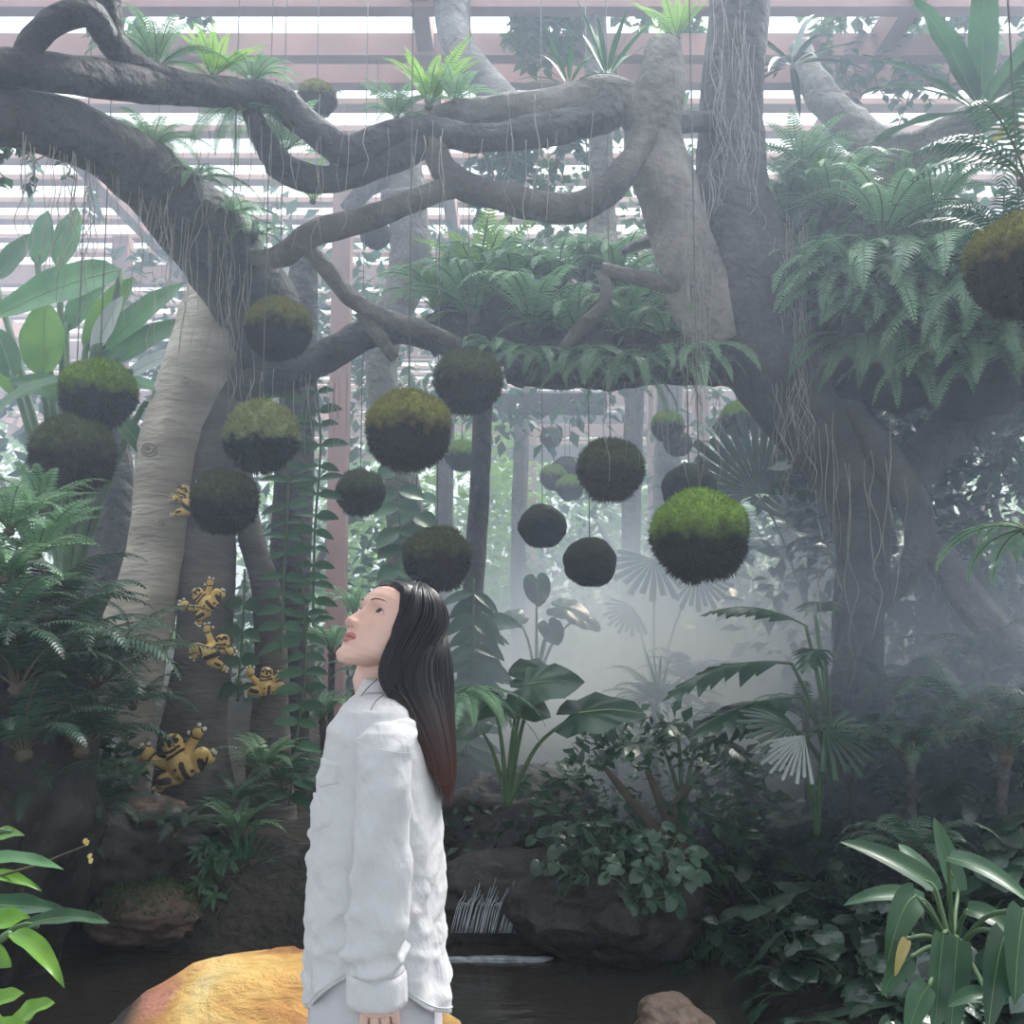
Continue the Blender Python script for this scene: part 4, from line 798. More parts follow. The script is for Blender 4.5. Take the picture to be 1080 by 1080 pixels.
rock('rock', 'hazy dark boulder right of the little waterfall', P(640, 950, 5.7), (.50, .45, .32), M['rockd'], 9)
rock('rock', 'mossy boulder in the haze above the little waterfall', P(560, 880, 6.7), (.55, .4, .40), M['rockd'], 10)
rock('rock', 'brown stone at the bottom edge below the creepers', P(708, 1092, 4.0), (.155, .16, .13), M['rockb'], 11)
# sunlit golden boulder
gm = bpy.data.materials.new('golden_rock'); gm.use_nodes = True; nt = gm.node_tree; b = nt.nodes['Principled BSDF']; b.inputs['Roughness'].default_value = .55; b.inputs['Specular IOR Level'].default_value = .4
tc = nt.nodes.new('ShaderNodeTexCoord'); n1 = nt.nodes.new('ShaderNodeTexNoise'); n1.inputs['Scale'].default_value = 3.2; n1.inputs['Detail'].default_value = 7; n1.inputs['Distortion'].default_value = .25; L(nt, tc.outputs['Object'], n1.inputs['Vector'])
r1 = nt.nodes.new('ShaderNodeValToRGB'); L(nt, n1.outputs['Fac'], r1.inputs[0]); e = r1.color_ramp.elements
e[0].position = .30; e[0].color = (.30, .15, .05, 1); e[1].position = .72; e[1].color = (.78, .64, .34, 1)
for p, c in ((.40, (.34, .15, .05, 1)), (.48, (.58, .32, .09, 1)), (.56, (.70, .46, .15, 1)), (.62, (.74, .54, .22, 1))): k = e.new(p); k.color = c
n2 = nt.nodes.new('ShaderNodeTexNoise'); n2.inputs['Scale'].default_value = 2.1; n2.inputs['Detail'].default_value = 4; L(nt, tc.outputs['Object'], n2.inputs['Vector'])
r2 = nt.nodes.new('ShaderNodeValToRGB'); L(nt, n2.outputs['Fac'], r2.inputs[0]); r2.color_ramp.elements[0].position = .50; r2.color_ramp.elements[0].color = (0, 0, 0, 1); r2.color_ramp.elements[1].position = .60
mxr = nt.nodes.new('ShaderNodeMix'); mxr.data_type = 'RGBA'; L(nt, r2.outputs[0], mxr.inputs[0]); L(nt, r1.outputs[0], mxr.inputs[6]); mxr.inputs[7].default_value = (.52, .22, .15, 1)
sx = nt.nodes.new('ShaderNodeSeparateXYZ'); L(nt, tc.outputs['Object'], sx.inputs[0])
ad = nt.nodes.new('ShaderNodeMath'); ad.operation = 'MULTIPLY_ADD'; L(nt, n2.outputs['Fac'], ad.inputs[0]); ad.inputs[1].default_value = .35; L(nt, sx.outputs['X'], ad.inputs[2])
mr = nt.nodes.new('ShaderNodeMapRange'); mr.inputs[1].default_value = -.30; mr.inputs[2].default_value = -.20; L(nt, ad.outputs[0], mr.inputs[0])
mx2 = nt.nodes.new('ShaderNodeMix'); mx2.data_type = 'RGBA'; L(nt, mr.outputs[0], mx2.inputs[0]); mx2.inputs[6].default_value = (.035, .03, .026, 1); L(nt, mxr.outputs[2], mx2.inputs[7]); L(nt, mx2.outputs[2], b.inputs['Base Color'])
n3 = nt.nodes.new('ShaderNodeTexNoise'); n3.inputs['Scale'].default_value = 5; n3.inputs['Detail'].default_value = 9; n3.inputs['Roughness'].default_value = .65; n3.inputs['Distortion'].default_value = .35
mp = nt.nodes.new('ShaderNodeMapping'); mp.inputs['Scale'].default_value = (1, 1.6, 2.2); mp.inputs['Rotation'].default_value = (0, .5, .3); L(nt, tc.outputs['Object'], mp.inputs[0]); L(nt, mp.outputs[0], n3.inputs['Vector'])
bp = nt.nodes.new('ShaderNodeBump'); bp.inputs['Strength'].default_value = 1; bp.inputs['Distance'].default_value = .09; L(nt, n3.outputs['Fac'], bp.inputs['Height']); L(nt, bp.outputs[0], b.inputs['Normal'])
gY = 3.55; top = P(215, 1015, gY); mb = MB(); v, f = ICO[4]
def rock_top(x):
    for (a, b_), (c, d) in zip(RT, RT[1:]):
        if x <= c: t = max(0, (x - a) / (c - a)); return b_ + (d - b_) * t * t * (3 - 2 * t)
    return RT[-1][1]
RT = [(-.80, .34), (-.62, .48), (-.42, .57), (-.25, .60), (.0, .60), (.2, .56), (.5, .47), (.72, .38), (.9, .3)]
for p in v:
    x = p.x * .84; hz = rock_top(x); q = 1 + .07 * N3(p.x * 2.5, p.y * 2.5, p.z * 2.5) + .05 * abs(N3(p.x * 6, p.y * 6, p.z * 9)) + .015 * N3(p.x * 20, p.y * 20, p.z * 20)
    sg = 1 if p.z > 0 else -1
    mb.v.append(Vector((x * q, p.y * .52 * q, sg * abs(p.z) ** .8 * hz * q)))
mb.f = list(f); mb.m = [0] * len(f)
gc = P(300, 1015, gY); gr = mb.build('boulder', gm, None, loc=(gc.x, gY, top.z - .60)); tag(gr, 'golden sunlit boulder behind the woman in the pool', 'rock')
# little waterfall
M['foam'] = mat('white_water', (.20, .23, .25), (.42, .46, .49), .5, 20, .5, 40)
wf = empty('waterfall', P(540, 990, 5.55)); tag(wf, 'small white cascade spilling into the pool behind the woman', 'waterfall'); rs = random.Random(4); mb = MB()
for k in range(90):
    x = 484 + k * 1.4 + rs.uniform(-2, 2); y0 = 932 + 8 * math.sin(k * .5) + rs.uniform(-2, 2); q = [P(x + 10, y0, 5.85), P(x + 6, y0 + 14, 5.72), P(x + rs.uniform(-1, 1), 955, 5.66), P(x - 7 + rs.uniform(-1, 1), 984, 5.6)]
    tube(mb, q, [.0012, .002, .0025, .002], seg=5, sub=4)
o = mb.build('stream', M['foam'], wf); o.location = -wf.location
mb = MB()
for k in range(90):
    x = rs.gauss(0, 1) * 24 + 520; c = P(x, 988 + rs.uniform(-3, 5), 5.5); c.z = WATER + rs.uniform(-.005, .012); r = rs.uniform(.012, .035); blob(mb, c, (r * 2.6, r * 1.2, r * .3), 1, .3, 3, k)
o = mb.build('foam', M['foam'], wf); o.location = -wf.location
# ------------------------------------------------------------------ yellow frog sculptures climbing the trunks
def evaluated(o):
    dg = bpy.context.evaluated_depsgraph_get(); me = bpy.data.meshes.new_from_object(o.evaluated_get(dg)); return me
def remesh(mb, name, mats, vox, smooth=3):
    o = mb.build(name, mats[0]); md = o.modifiers.new('r', 'REMESH'); md.mode = 'VOXEL'; md.voxel_size = vox
    ms = o.modifiers.new('s', 'SMOOTH'); ms.iterations = smooth; ms.factor = .5
    bpy.context.view_layer.update(); me = evaluated(o); bpy.data.objects.remove(o); me.name = name
    for m in list(me.materials)[::-1]: pass
    me.materials.clear()
    for m in mats: me.materials.append(m)
    for p in me.polygons: p.use_smooth = True
    n = bpy.data.objects.new(name, me); COL.objects.link(n); return n
M['frog'] = mat('frog_yellow', (.62, .40, .10), (.78, .56, .18), .45, 3, .15, 30, spec=.5)
M['frog_dk'] = mat('frog_brown', (.055, .035, .022), None, .5)
M['frog_tip'] = mat('frog_toe_cream', (.75, .72, .58), None, .4)
M['frog_eye'] = mat('frog_eye_dark', (.02, .018, .015), None, .15, spec=.8)
def F(x, y, z=0.0): return Vector((x, -z, y))          # frog space: x right, y up, z out of the trunk (towards the viewer)
def seg_d(p, a, b):
    ab = b - a; t = max(0, min(1, (p - a).dot(ab) / max(ab.length_squared, 1e-9))); return (p - a - ab * t).length
def make_frog(arms, legs, head, body, marks):
    root = empty('frog_figure'); mb = MB()
    hx, hy = head
    blob(mb, F(hx, hy, .30), (.27, .24, .22), 3)                                        # head
    blob(mb, F(hx + .03, hy - .15, .32), (.27, .2, .14), 3)                             # jaw
    (cx, cy_), (bx, by) = body
    tube(mb, [F(hx, hy - .1, .22), F(cx, cy_, .24), F((cx + bx) / 2, (cy_ + by) / 2, .27), F(bx, by, .22), F(bx + (bx - cx) * .3, by + (by - cy_) * .3, .15)], [.22, .31, .36, .33, .14], seg=14, sub=4)
    tips = []; ws = []
    for (pts, rad, toes) in arms + legs:
        q = [F(*p) for p in pts]; tube(mb, q, rad, seg=10, sub=4); e = q[-1]; ws.append((q[-2], q[-1]))
        blob(mb, e, (rad[-1] * 1.35,) * 3, 2)
        for t in toes: T = F(*t); tube(mb, [e, (e + T) / 2, T], [.06, .045, .05], seg=7, sub=2); tips.append((e, T))
    o = remesh(mb, 'body', [M['frog'], M['frog_dk']], .03); o.parent = root
    for p in o.data.polygons:
        c = p.center; dk = False
        for (a, b_, r) in marks:
            if seg_d(Vector((c.x, 0, c.z)), F(*a), F(*b_)) < r and (p.normal.y < .35): dk = True
        for (w0, w1) in ws:
            ax = (w1 - w0).normalized(); k = (c - w1).dot(ax)
            if -.17 < k < -.11 and (c - w1).length < .24: dk = True
        if dk: p.material_index = 1
    for sx_ in (-1, 1):
        m2 = MB(); blob(m2, (0, 0, 0), .075, 2); e = m2.build('eye', M['frog_eye'], root); e.location = F(hx + sx_ * .17, hy + .02 + .04 * sx_, .47)
    for (e, T) in tips:
        m2 = MB(); blob(m2, (0, 0, 0), .058, 2); q = m2.build('toe_pad', M['frog_tip'], root); q.location = T + (T - e).normalized() * .05
        m2 = MB(); tube(m2, [T - (T - e).normalized() * .05, T + (T - e).normalized() * .015], [.064, .064], seg=8, sub=1); m2.build('toe_band', M['frog_dk'], root)
    return root
def fp(x, y): return ((x - 195) / 40.0, (803 - y) / 40.0)
def J(*l): return [(*fp(x, y), z) for x, y, z in l]
BIG = dict(
    arms=[(J((184, 806, .2), (170, 803, .2), (163, 798, .25), (159, 794, .3)), [.17, .13, .14, .15], J((152.5, 790.5, .32), (155.5, 787, .34), (161, 786, .32), (153, 796, .3))),
          (J((200, 792, .2), (205, 784, .2), (209, 778, .2), (212, 772, .22)), [.17, .13, .12, .11], J((213, 766.5, .25), (217.5, 769.5, .25), (205, 772.5, .25)))],
    legs=[(J((210, 808, .2), (214, 799, .3), (219, 793, .34), (223, 799, .25), (225, 799, .2)), [.24, .20, .19, .14, .10], J((229, 794.5, .2), (227, 792.5, .2))),
          (J((194, 817, .2), (186, 819, .3), (179, 821, .33), (174, 826, .25), (172, 829, .2)), [.22, .19, .19, .13, .1], J((169.5, 829, .25), (171, 832, .25), (172.5, 834, .25)))],
    head=fp(186, 782), body=(fp(194, 803), fp(203, 811)),
    marks=[(fp(180, 779), fp(186, 780), .05), (fp(190, 776), fp(186, 782), .05), (fp(186, 780), fp(187, 785), .05), (fp(181, 793), fp(188, 791), .035), (fp(188, 791), fp(195, 786), .035), (fp(181, 800), fp(189, 796), .04), (fp(189, 796), fp(199, 789), .04),
           (fp(201, 803), fp(207, 818), .065), (fp(175, 822), fp(186, 820), .09), (fp(219, 800), fp(220, 810), .08), (fp(195, 809), fp(195.2, 809), .04), (fp(198, 817), fp(198.2, 817), .04), (fp(211, 810), fp(211.2, 810), .04)])
SIDE = dict(
    arms=[(J((200, 792, .2), (196, 782, .2), (193, 774, .2), (191, 766, .22)), [.17, .13, .12, .12], J((188, 760, .25), (193, 759, .25), (198, 764, .25))),
          (J((214, 797, .2), (220, 800, .2), (225, 803, .2), (228, 801, .2)), [.16, .13, .12, .12], J((233, 797, .2), (235, 801, .2), (233, 805, .2)))],
    legs=[(J((184, 800, .2), (177, 795, .3), (172, 797, .3), (170, 803, .25), (172, 808, .2)), [.24, .21, .19, .14, .1], J((168, 810, .2), (172, 813, .2))),
          (J((196, 815, .2), (205, 819, .3), (212, 822, .3), (216, 826, .25), (219, 828, .2)), [.22, .19, .17, .13, .1], J((223, 828, .25), (222, 831, .25)))],
    head=fp(216, 783), body=(fp(205, 798), fp(192, 806)),
    marks=[(fp(211, 780), fp(216, 782), .05), (fp(221, 778), fp(217, 782), .05), (fp(208, 791), fp(222, 790), .04), (fp(204, 794), fp(219, 797), .04), (fp(192, 812), fp(208, 806), .09), (fp(182, 796), fp(186, 806), .05), (fp(212, 800), fp(212, 806), .06), (fp(208, 820), fp(214, 823), .06)])
fr1 = make_frog(**BIG); fr2 = make_frog(**SIDE)
def put_frog(o, px, py, Y, s, lab, tilt=0.0, rz=0.0, flip=False):
    o.location = P(px, py, Y); k = S(40, Y) * s; o.scale = (-k if flip else k, k, k); o.rotation_euler = (0, tilt, rz)
    tag(o, lab, 'frog figure', 'yellow frog figures on the trunks'); return o
put_frog(fr1, 195, 803, 6.70, 1.0, 'biggest yellow frog figure, grinning with raised hands at the trunk foot', rz=-.1)
put_frog(copy_tree(fr1), 220, 636, 6.76, .62, 'yellow frog figure with one arm stretched left, upper of the close pair', tilt=-.35, rz=-.1)
put_frog(fr2, 222, 688, 6.76, .66, 'yellow frog figure with head turned right, lower of the close pair', rz=.05)
put_frog(copy_tree(fr1), 281, 722, 6.98, .58, 'lone dim yellow frog figure on the slender root by the vine pillar', tilt=.45, rz=.2)
put_frog(copy_tree(fr2), 205, 533, 6.78, .62, 'yellow frog figure mostly hidden behind the dark green moss ball', tilt=.3, rz=-.1, flip=True)
# ------------------------------------------------------------------ the woman in the white shirt
WY = 2.05
def W3(px, py, dy=0.0): return P(px, py, WY + dy)
def A3(px, py, dy):
    c = P(px, py, WY - abs(dy)); c.y = WY + dy; return c      # limbs mirrored about the middle of the body
wroot = empty('person', (W3(405, 1080).x, WY, 0)); tag(wroot, 'woman with long dark hair in loose white shirt looking up at the moss balls', 'person')
def wpart(mb, name, m, parent=None, smooth=True):
    o = mb.build(name, m, parent or wroot, smooth); o.matrix_parent_inverse = Matrix.Identity(4)
    if parent is None or parent is wroot: o.location = -wroot.location
    return o
M['skin'] = mat('skin', (.68, .42, .34), (.78, .53, .44), .42, 8, .05, 60, spec=.35)
M['lip'] = mat('lip', (.40, .14, .13), (.48, .19, .17), .35, 12, spec=.5)
M['hair'] = None
hm = bpy.data.materials.new('hair'); hm.use_nodes = True; nt = hm.node_tree; b = nt.nodes['Principled BSDF']; b.inputs['Roughness'].default_value = .34; b.inputs['Specular IOR Level'].default_value = .28
tc = nt.nodes.new('ShaderNodeTexCoord'); sx = nt.nodes.new('ShaderNodeSeparateXYZ'); L(nt, tc.outputs['Object'], sx.inputs[0]); rp = nt.nodes.new('ShaderNodeValToRGB')
mr = nt.nodes.new('ShaderNodeMapRange'); mr.inputs[1].default_value = 1.14; mr.inputs[2].default_value = 1.36; L(nt, sx.outputs['Z'], mr.inputs[0]); L(nt, mr.outputs[0], rp.inputs[0])
rp.color_ramp.elements[0].color = (.085, .032, .024, 1); rp.color_ramp.elements[1].color = (.010, .009, .011, 1); L(nt, rp.outputs[0], b.inputs['Base Color'])
M['hair'] = hm
M['brow'] = mat('eyebrow', (.11, .07, .06), None, .7)
M['sclera'] = mat('eye_white', (.78, .76, .74), None, .2, spec=.6)
M['iris'] = mat('iris_dark', (.02, .012, .01), None, .1, spec=.8)
# white cotton
cm = bpy.data.materials.new('white_cotton'); cm.use_nodes = True; nt = cm.node_tree; b = nt.nodes['Principled BSDF']; b.inputs['Base Color'].default_value = (.60, .60, .612, 1); b.inputs['Roughness'].default_value = .85; b.inputs['Specular IOR Level'].default_value = .2; b.inputs['Sheen Weight'].default_value = .15
tc = nt.nodes.new('ShaderNodeTexCoord'); n1 = nt.nodes.new('ShaderNodeTexNoise'); n1.inputs['Scale'].default_value = 13; n1.inputs['Detail'].default_value = 4; n1.inputs['Distortion'].default_value = .3; mp = nt.nodes.new('ShaderNodeMapping'); mp.inputs['Rotation'].default_value = (0, .5, 0); mp.inputs['Scale'].default_value = (1.3, 1, .8)
L(nt, tc.outputs['Object'], mp.inputs[0]); L(nt, mp.outputs[0], n1.inputs['Vector'])
bp = nt.nodes.new('ShaderNodeBump'); bp.inputs['Strength'].default_value = .75; bp.inputs['Distance'].default_value = .02; L(nt, n1.outputs['Fac'], bp.inputs['Height']); L(nt, bp.outputs[0], b.inputs['Normal'])
M['cotton'] = cm
M['trouser'] = mat('pale_trousers', (.50, .50, .53), (.56, .56, .59), .85, 9, .3, 20)
M['button'] = mat('button', (.7, .69, .66), None, .3, spec=.6)
M['shoe'] = mat('shoe_white', (.7, .7, .68), None, .6)
M['metal'] = mat('ring_silver', (.8, .8, .8), None, .2)
def interp(tab, x):
    if x <= tab[0][0]: return tab[0][1:]
    for a, c in zip(tab, tab[1:]):
        if x <= c[0]:
            t = (x - a[0]) / (c[0] - a[0]); t = t * t * (3 - 2 * t) * .5 + t * .5
            return tuple(p + (q - p) * t for p, q in zip(a[1:], c[1:]))
    return tab[-1][1:]
# --- head, built in its own axes: l = her left, f = forward, u = up (metres)
YAW = math.radians(38); PIT = math.radians(33)
HC = W3(415, 670)
fw = Vector((-math.cos(YAW), -math.sin(YAW), 0)); lf = UPV.cross(fw)
fv = fw * math.cos(PIT) + UPV * math.sin(PIT); uv = UPV * math.cos(PIT) - fw * math.sin(PIT)
def H(l, f, u): return HC + lf * l + fv * f + uv * u
HT = [(-0.112, 0.054, 0.02, 0.012), (-0.105, 0.073, 0.0, 0.028), (-0.094, 0.083, -0.03, 0.039), (-0.078, 0.0835, -0.045, 0.05), (-0.06, 0.0835, -0.055, 0.0585), (-0.04, 0.0855, -0.063, 0.064), (-0.018, 0.0845, -0.071, 0.068), (0.004, 0.0845, -0.076, 0.07), (0.022, 0.088, -0.078, 0.0715), (0.042, 0.087, -0.078, 0.071), (0.06, 0.08, -0.074, 0.067), (0.078, 0.064, -0.062, 0.058), (0.092, 0.041, -0.044, 0.043), (0.102, 0.014, -0.022, 0.022), (0.105, -0.004, -0.006, 0.002)]
def G(x, s): return math.exp(-(x / s) ** 2)
def face(l, f, u):
    u = u + max(0, .072 - f) * .55 * sstep(-.060, -.108, u)
    if f < .01: return Vector((l, f, u))
    a = abs(l); d = 0.0
    if -.05 < u < .03:
        t = min(1, max(0, (.020 - u) / .048)); prof = .0215 * t ** 1.25 if u > -.028 else .0215 * max(0, 1 - ((-.028 - u) / .013) ** 1.3)
        d += prof * G(a, .0075 + .006 * t)
    d += .0095 * G(a - .0135, .0065) * G(u + .032, .0075)
    d += .004 * G(u - .025, .007) * G(a - .028, .02) - .0105 * G(a - .031, .015) * G(u - .008, .0095) + .005 * G(a - .046, .02) * G(u + .018, .02)
    d += .0045 * G(u + .0505, .0045) * G(a, .015) + .0065 * G(u + .0625, .005) * G(a, .014) - .003 * G(u + .0565, .0022) * G(a, .02) - .002 * G(a, .004) * G(u + .044, .005)
    d -= .004 * G(u - .014, .010) * G(a, .013)
    d -= .004 * G(u + .074, .006) * G(a, .02); d += .0055 * G(u + .094, .013) * G(a, .018)
    return Vector((l, f + d, u))
def head_pt(u, th, off=0.0):
    ff, fb, w_ = interp(HT, u); c, s = math.cos(th), math.sin(th)
    ex = .86 if c > 0 else 1.0
    f = (ff if c > 0 else -fb) * (abs(c) ** ex) * (1 if c > 0 else -1); l = w_ * (abs(s) ** .92) * (1 if s > 0 else -1)
    p = face(l, f, u)
    if off: n = Vector((p.x, p.y, (u - .0) * .9)); n = n.normalized() if n.length > 1e-5 else Vector((0, 0, 1)); p = p + n * off
    return p
NU, NT = 110, 128; body = MB(); hv = []; hl = []
for i in range(NU + 1):
    u = -.112 + .217 * (i / NU)
    for k in range(NT):
        q = 2 * PI * k / NT; th = q + .42 * math.sin(q) * -1 if False else q - .45 * math.sin(q)
        p = head_pt(u, th); hl.append(p); hv.append(H(p.x, p.y, p.z))
fs = []; ms = []
for i in range(NU):
    for k in range(NT):
        a, b_ = i * NT + k, i * NT + (k + 1) % NT; fs.append((a, b_, b_ + NT, a + NT))
        c = (hl[a] + hl[b_ + NT]) / 2; al = abs(c.x); mw = .021
        up_ = -.0462 - .003 * (al / .022) ** 2 * 1.5 + (-.0012 * G(al, .003)); lo = -.0685 + .010 * (al / .023) ** 2
        ms.append(1 if (c.y > .05 and al < mw and lo < c.z < up_) else 0)
fs.append(tuple(range(NT - 1, -1, -1))); ms.append(0); fs.append(tuple(NU * NT + k for k in range(NT))); ms.append(0)
o_ = len(body.v); body.v += hv; body.f += [tuple(i + o_ for i in f) for f in fs]; body.m += ms
# ear on the near side (mostly under the hair), neck, trunk, arms and legs of the same body
nb = W3(412, 745, 0); tube(body, [H(0, -.035, .0), H(0, -.032, -.055), W3(398, 716, 0), nb, W3(412, 790, 0)], [.050, .050, .049, .060, .09], seg=24, sub=5)
tube(body, [W3(412, 760, 0), W3(400, 830, 0), W3(398, 900, 0), W3(398, 980, 0), W3(398, 1060, 0)], [.07, .105, .10, .11, .12], seg=20, sub=4, flat=1.0)
for sg in (-1, 1):
    tube(body, [A3(414, 775, sg * .08), A3(406, 795, sg * .165), A3(403, 900, sg * .20), A3(400, 1000, sg * .203), A3(400, 1030, sg * .20)], [.035, .034, .031, .026, .023], seg=14, sub=4)
    f0 = W3(398, 1040, 0); f0.y += sg * .08; tube(body, [f0, Vector((f0.x, f0.y, .42)), Vector((f0.x + .01, f0.y, .08)), Vector((f0.x + .01, f0.y, .05))], [.075, .05, .035, .035], seg=14, sub=4)
    # hand: palm and five fingers of different lengths, gently curled
    wr = A3(400, 1022, sg * .19); palm = [wr, A3(399, 1035, sg * .19), A3(400, 1052, sg * .19), A3(401, 1062, sg * .187)]
    tube(body, palm, [.022, .030, .036, .034], seg=14, sub=4, flat=.55 if False else 1.0)
    for (dx, ln, r, cu) in ((-24, 50, .0085, .010), (-9, 58, .009, .014), (6, 56, .0088, .018), (20, 44, .0078, .022)):
        b0_ = A3(401 + dx * .62, 1054, sg * .19 - .012 * (1 if sg < 0 else -1)); q = [b0_ + UPV * .02, b0_, A3(402 + dx * .75, 1054 + ln * .42, sg * .19 - .010 * sg * -1), A3(403 + dx * .78, 1054 + ln * .75, sg * (.19 - cu)), A3(405 + dx * .75, 1054 + ln, sg * (.19 - cu * 2))]
        tube(body, q, [r * 1.1, r * 1.12, r, r * .92, r * .6], seg=10, sub=4)
    q = [A3(388, 1036, sg * .17), A3(378, 1052, sg * .165), A3(376, 1070, sg * .16), A3(379, 1084, sg * .155)]; tube(body, q, [.014, .012, .010, .006], seg=10, sub=4)
wpart(body, 'body', [M['skin'], M['lip']])
# eyes, lids and brows
for sg in (1, -1):
    ec = Vector((sg * .031, .0625, .0075)); R_ = .0130
    def E(az, el, r): return H(ec.x + r * math.sin(az) * math.cos(el), ec.y + r * math.cos(az) * math.cos(el), ec.z + r * math.sin(el))
    mb = MB(); mb.add([H(ec.x + p.x * R_, ec.y + p.y * R_, ec.z + p.z * R_) for p in ICO[3][0]], ICO[3][1], 0); eye = wpart(mb, 'eye', M['sclera'])
    mb = MB(); vs = []; n_ = 20; g_az, g_el = .34, .14
    for i in range(6):
        for k in range(n_): rr = .56 * i / 5; vs.append(E(g_az + rr * math.cos(2 * PI * k / n_), g_el + rr * math.sin(2 * PI * k / n_), R_ + .0006 * math.cos(rr * 3)))
    mb.add(vs, [(i * n_ + k, (i + 1) * n_ + k, (i + 1) * n_ + (k + 1) % n_, i * n_ + (k + 1) % n_) for i in range(5) for k in range(n_)]); o = mb.build('iris', M['iris'], eye)
    def opening(t, up): return (.58 if up else -.36) * max(0, 1 - t * t) ** .7 + .06 + .10 * t * (1 if sg > 0 else -1) * (1 if sg > 0 else 1)
    for up in (True, False):
        mb = MB(); vs = []; A_ = 20; B_ = 8
        for i in range(B_ + 1):
            for k in range(A_ + 1):
                t = k / A_ * 2 - 1; az = t * 1.25; e0 = opening(t, up); e1 = 1.25 if up else -1.2; q = i / B_; vs.append(E(az, e0 + (e1 - e0) * q, R_ + .0011 + .0012 * math.sin(q * PI)))
        mb.add(vs, [(i * (A_ + 1) + k, i * (A_ + 1) + k + 1, (i + 1) * (A_ + 1) + k + 1, (i + 1) * (A_ + 1) + k) for i in range(B_) for k in range(A_)]); wpart(mb, 'eyelid', M['skin'])
    mb = MB(); tube(mb, [E((k / 10 * 2 - 1) * 1.12, opening(k / 10 * 2 - 1, True), R_ + .0015) for k in range(11)], [.0004] + [.0011] * 8 + [.0012, .0005], seg=6, sub=2); wpart(mb, 'eyelashes', M['brow'])
    mb = MB(); pts = []
    for k in range(7):
        t = k / 6; l = sg * (.013 + .041 * t); pt = face(l, .088 * (1 - (abs(l) / .072) ** 2) ** .45, .0245 + .006 * math.sin(t * 2.4)); pts.append(H(pt.x, pt.y - .0004, pt.z))
    tube(mb, pts, [.0014, .0024, .0026, .0024, .0019, .0013, .0006], seg=6, sub=3); wpart(mb, 'eyebrow', M['brow'])
mb = MB(); pts = []
for k in range(11):
    l = .0225 * (k / 5 - 1); f_, _, w_ = interp(HT, -.0565); b_ = f_ * max(.01, 1 - (abs(l) / w_) ** 2) ** .43; pt = face(l, b_, -.0562 - .0012 * (abs(l) / .022) ** 2); pts.append(H(pt.x, pt.y + .0006, pt.z))
tube(mb, pts, [.0004] + [.0011] * 9 + [.0004], seg=6, sub=3); wpart(mb, 'mouth_line', mat('mouth_line', (.14, .035, .03), None, .5))
for sg in (-1, 1):
    mb = MB(); f_, _, w_ = interp(HT, -.036); pt = face(sg * .0075, f_ * .995, -.0375); blob(mb, H(pt.x, pt.y - .0012, pt.z + .0012), .0026, 2); wpart(mb, 'nostril_shade', mat('nostril_shade', (.16, .07, .055), None, .8))  # small dark balls, nostril shading put into colour
# --- hair: a cap that follows the skull and long locks that hang down the back
rs = random.Random(9); hb = MB(); hv = []; NR = 26; NC = 72
def hairline(deg): return interp([(0, .070), (25, .068), (46, .060), (58, .034), (67, -.020), (76, -.05), (105, -.03), (130, .0), (180, .0)], deg)[0]
def th_of(deg, sg): return math.radians(deg) * sg
for i in range(NR + 1):
    for k in range(NC):
        q = 2 * PI * k / NC; dg = abs(math.degrees(q)); dg = 360 - dg if dg > 180 else dg; u0 = hairline(dg); u = u0 + (.105 - u0) * (i / NR); e = .002 + .007 * min(1, i / 5)
        p = head_pt(u, q, e); hv.append(H(p.x, p.y, p.z))
fs = []
for i in range(NR):
    for k in range(NC): a, b_ = i * NC + k, i * NC + (k + 1) % NC; fs.append((a, b_, b_ + NC, a + NC))
fs.append(tuple(NR * NC + k for k in range(NC))); hb.add(hv, fs)
XR = [(660, 398, 472), (684, 400, 474), (700, 402, 475), (716, 398, 476), (730, 408, 476), (745, 424, 476), (765, 437, 477), (790, 448, 479), (812, 456, 480), (830, 461, 478), (843, 464, 474)]
def lock(sg, s, rad, jit, end):
    d1 = 70 + 110 * s; d0 = max(6, d1 - 50 + 34 * s); pts = []
    for k in range(6):
        t = k / 5; dg = d0 + (d1 - d0) * min(1, t * 2.1) ** .8; u = .103 - (.133 - .113 * s) * t ** 1.1; u = max(u, hairline(dg) - .03)
        p = head_pt(u, math.radians(dg) * sg, .011 + jit * .006); pts.append(H(p.x, p.y, p.z))
    end = 803 + 42 * s ** .6 + rs.uniform(-8, 7)
    for py in [q for q in ((686,) if s > .5 else ()) + (702, 716, 732, 750, 772, 790) if q < end - 8] + [end - 12, end]:
        x0, x1 = interp(XR, py); x = x0 + (x1 - x0) * (s ** .9); lat = interp([(660, .082), (700, .088), (730, .105), (760, .115), (800, .10), (843, .085)], py)[0] * math.cos(s * PI / 2) ** .6
        if sg < 0: x = x0 + (x1 - x0) * (s ** .9) * .9
        pts.append(W3(x + jit * 3, py, -sg * lat + jit * .006))
    pts = catmull(pts, 3)
    for _ in range(14): pts = [pts[0]] + [(pts[i - 1] + pts[i] * 2 + pts[i + 1]) / 4 for i in range(1, len(pts) - 1)] + [pts[-1]]
    tube(hb, pts, [rad * .5, rad * .8] + [rad] * (len(pts) - 6) + [rad * .9, rad * .8, rad * .6, rad * .25], seg=6, sub=1)
for sg in (1, -1):
    n = 170 if sg > 0 else 90
    for k in range(n): lock(sg, (k + rs.random()) / n, rs.uniform(.003, .0062), rs.uniform(-1, 1), rs.choice([820, 832, 843, 850, 850]))
for k in range(46):                                     # inner filling of the hanging hair
    s = rs.random(); q = [H(0, -.05, .04), H(0, -.07, .0)]
    for py in (700, 716, 745, 772, 800, 826): x0, x1 = interp(XR, py); q.append(W3(x0 + (x1 - x0) * (.2 + .6 * s) , py, rs.uniform(-.06, .06)))
    tube(hb, q, [.007] * 7 + [.003], seg=6, sub=2)
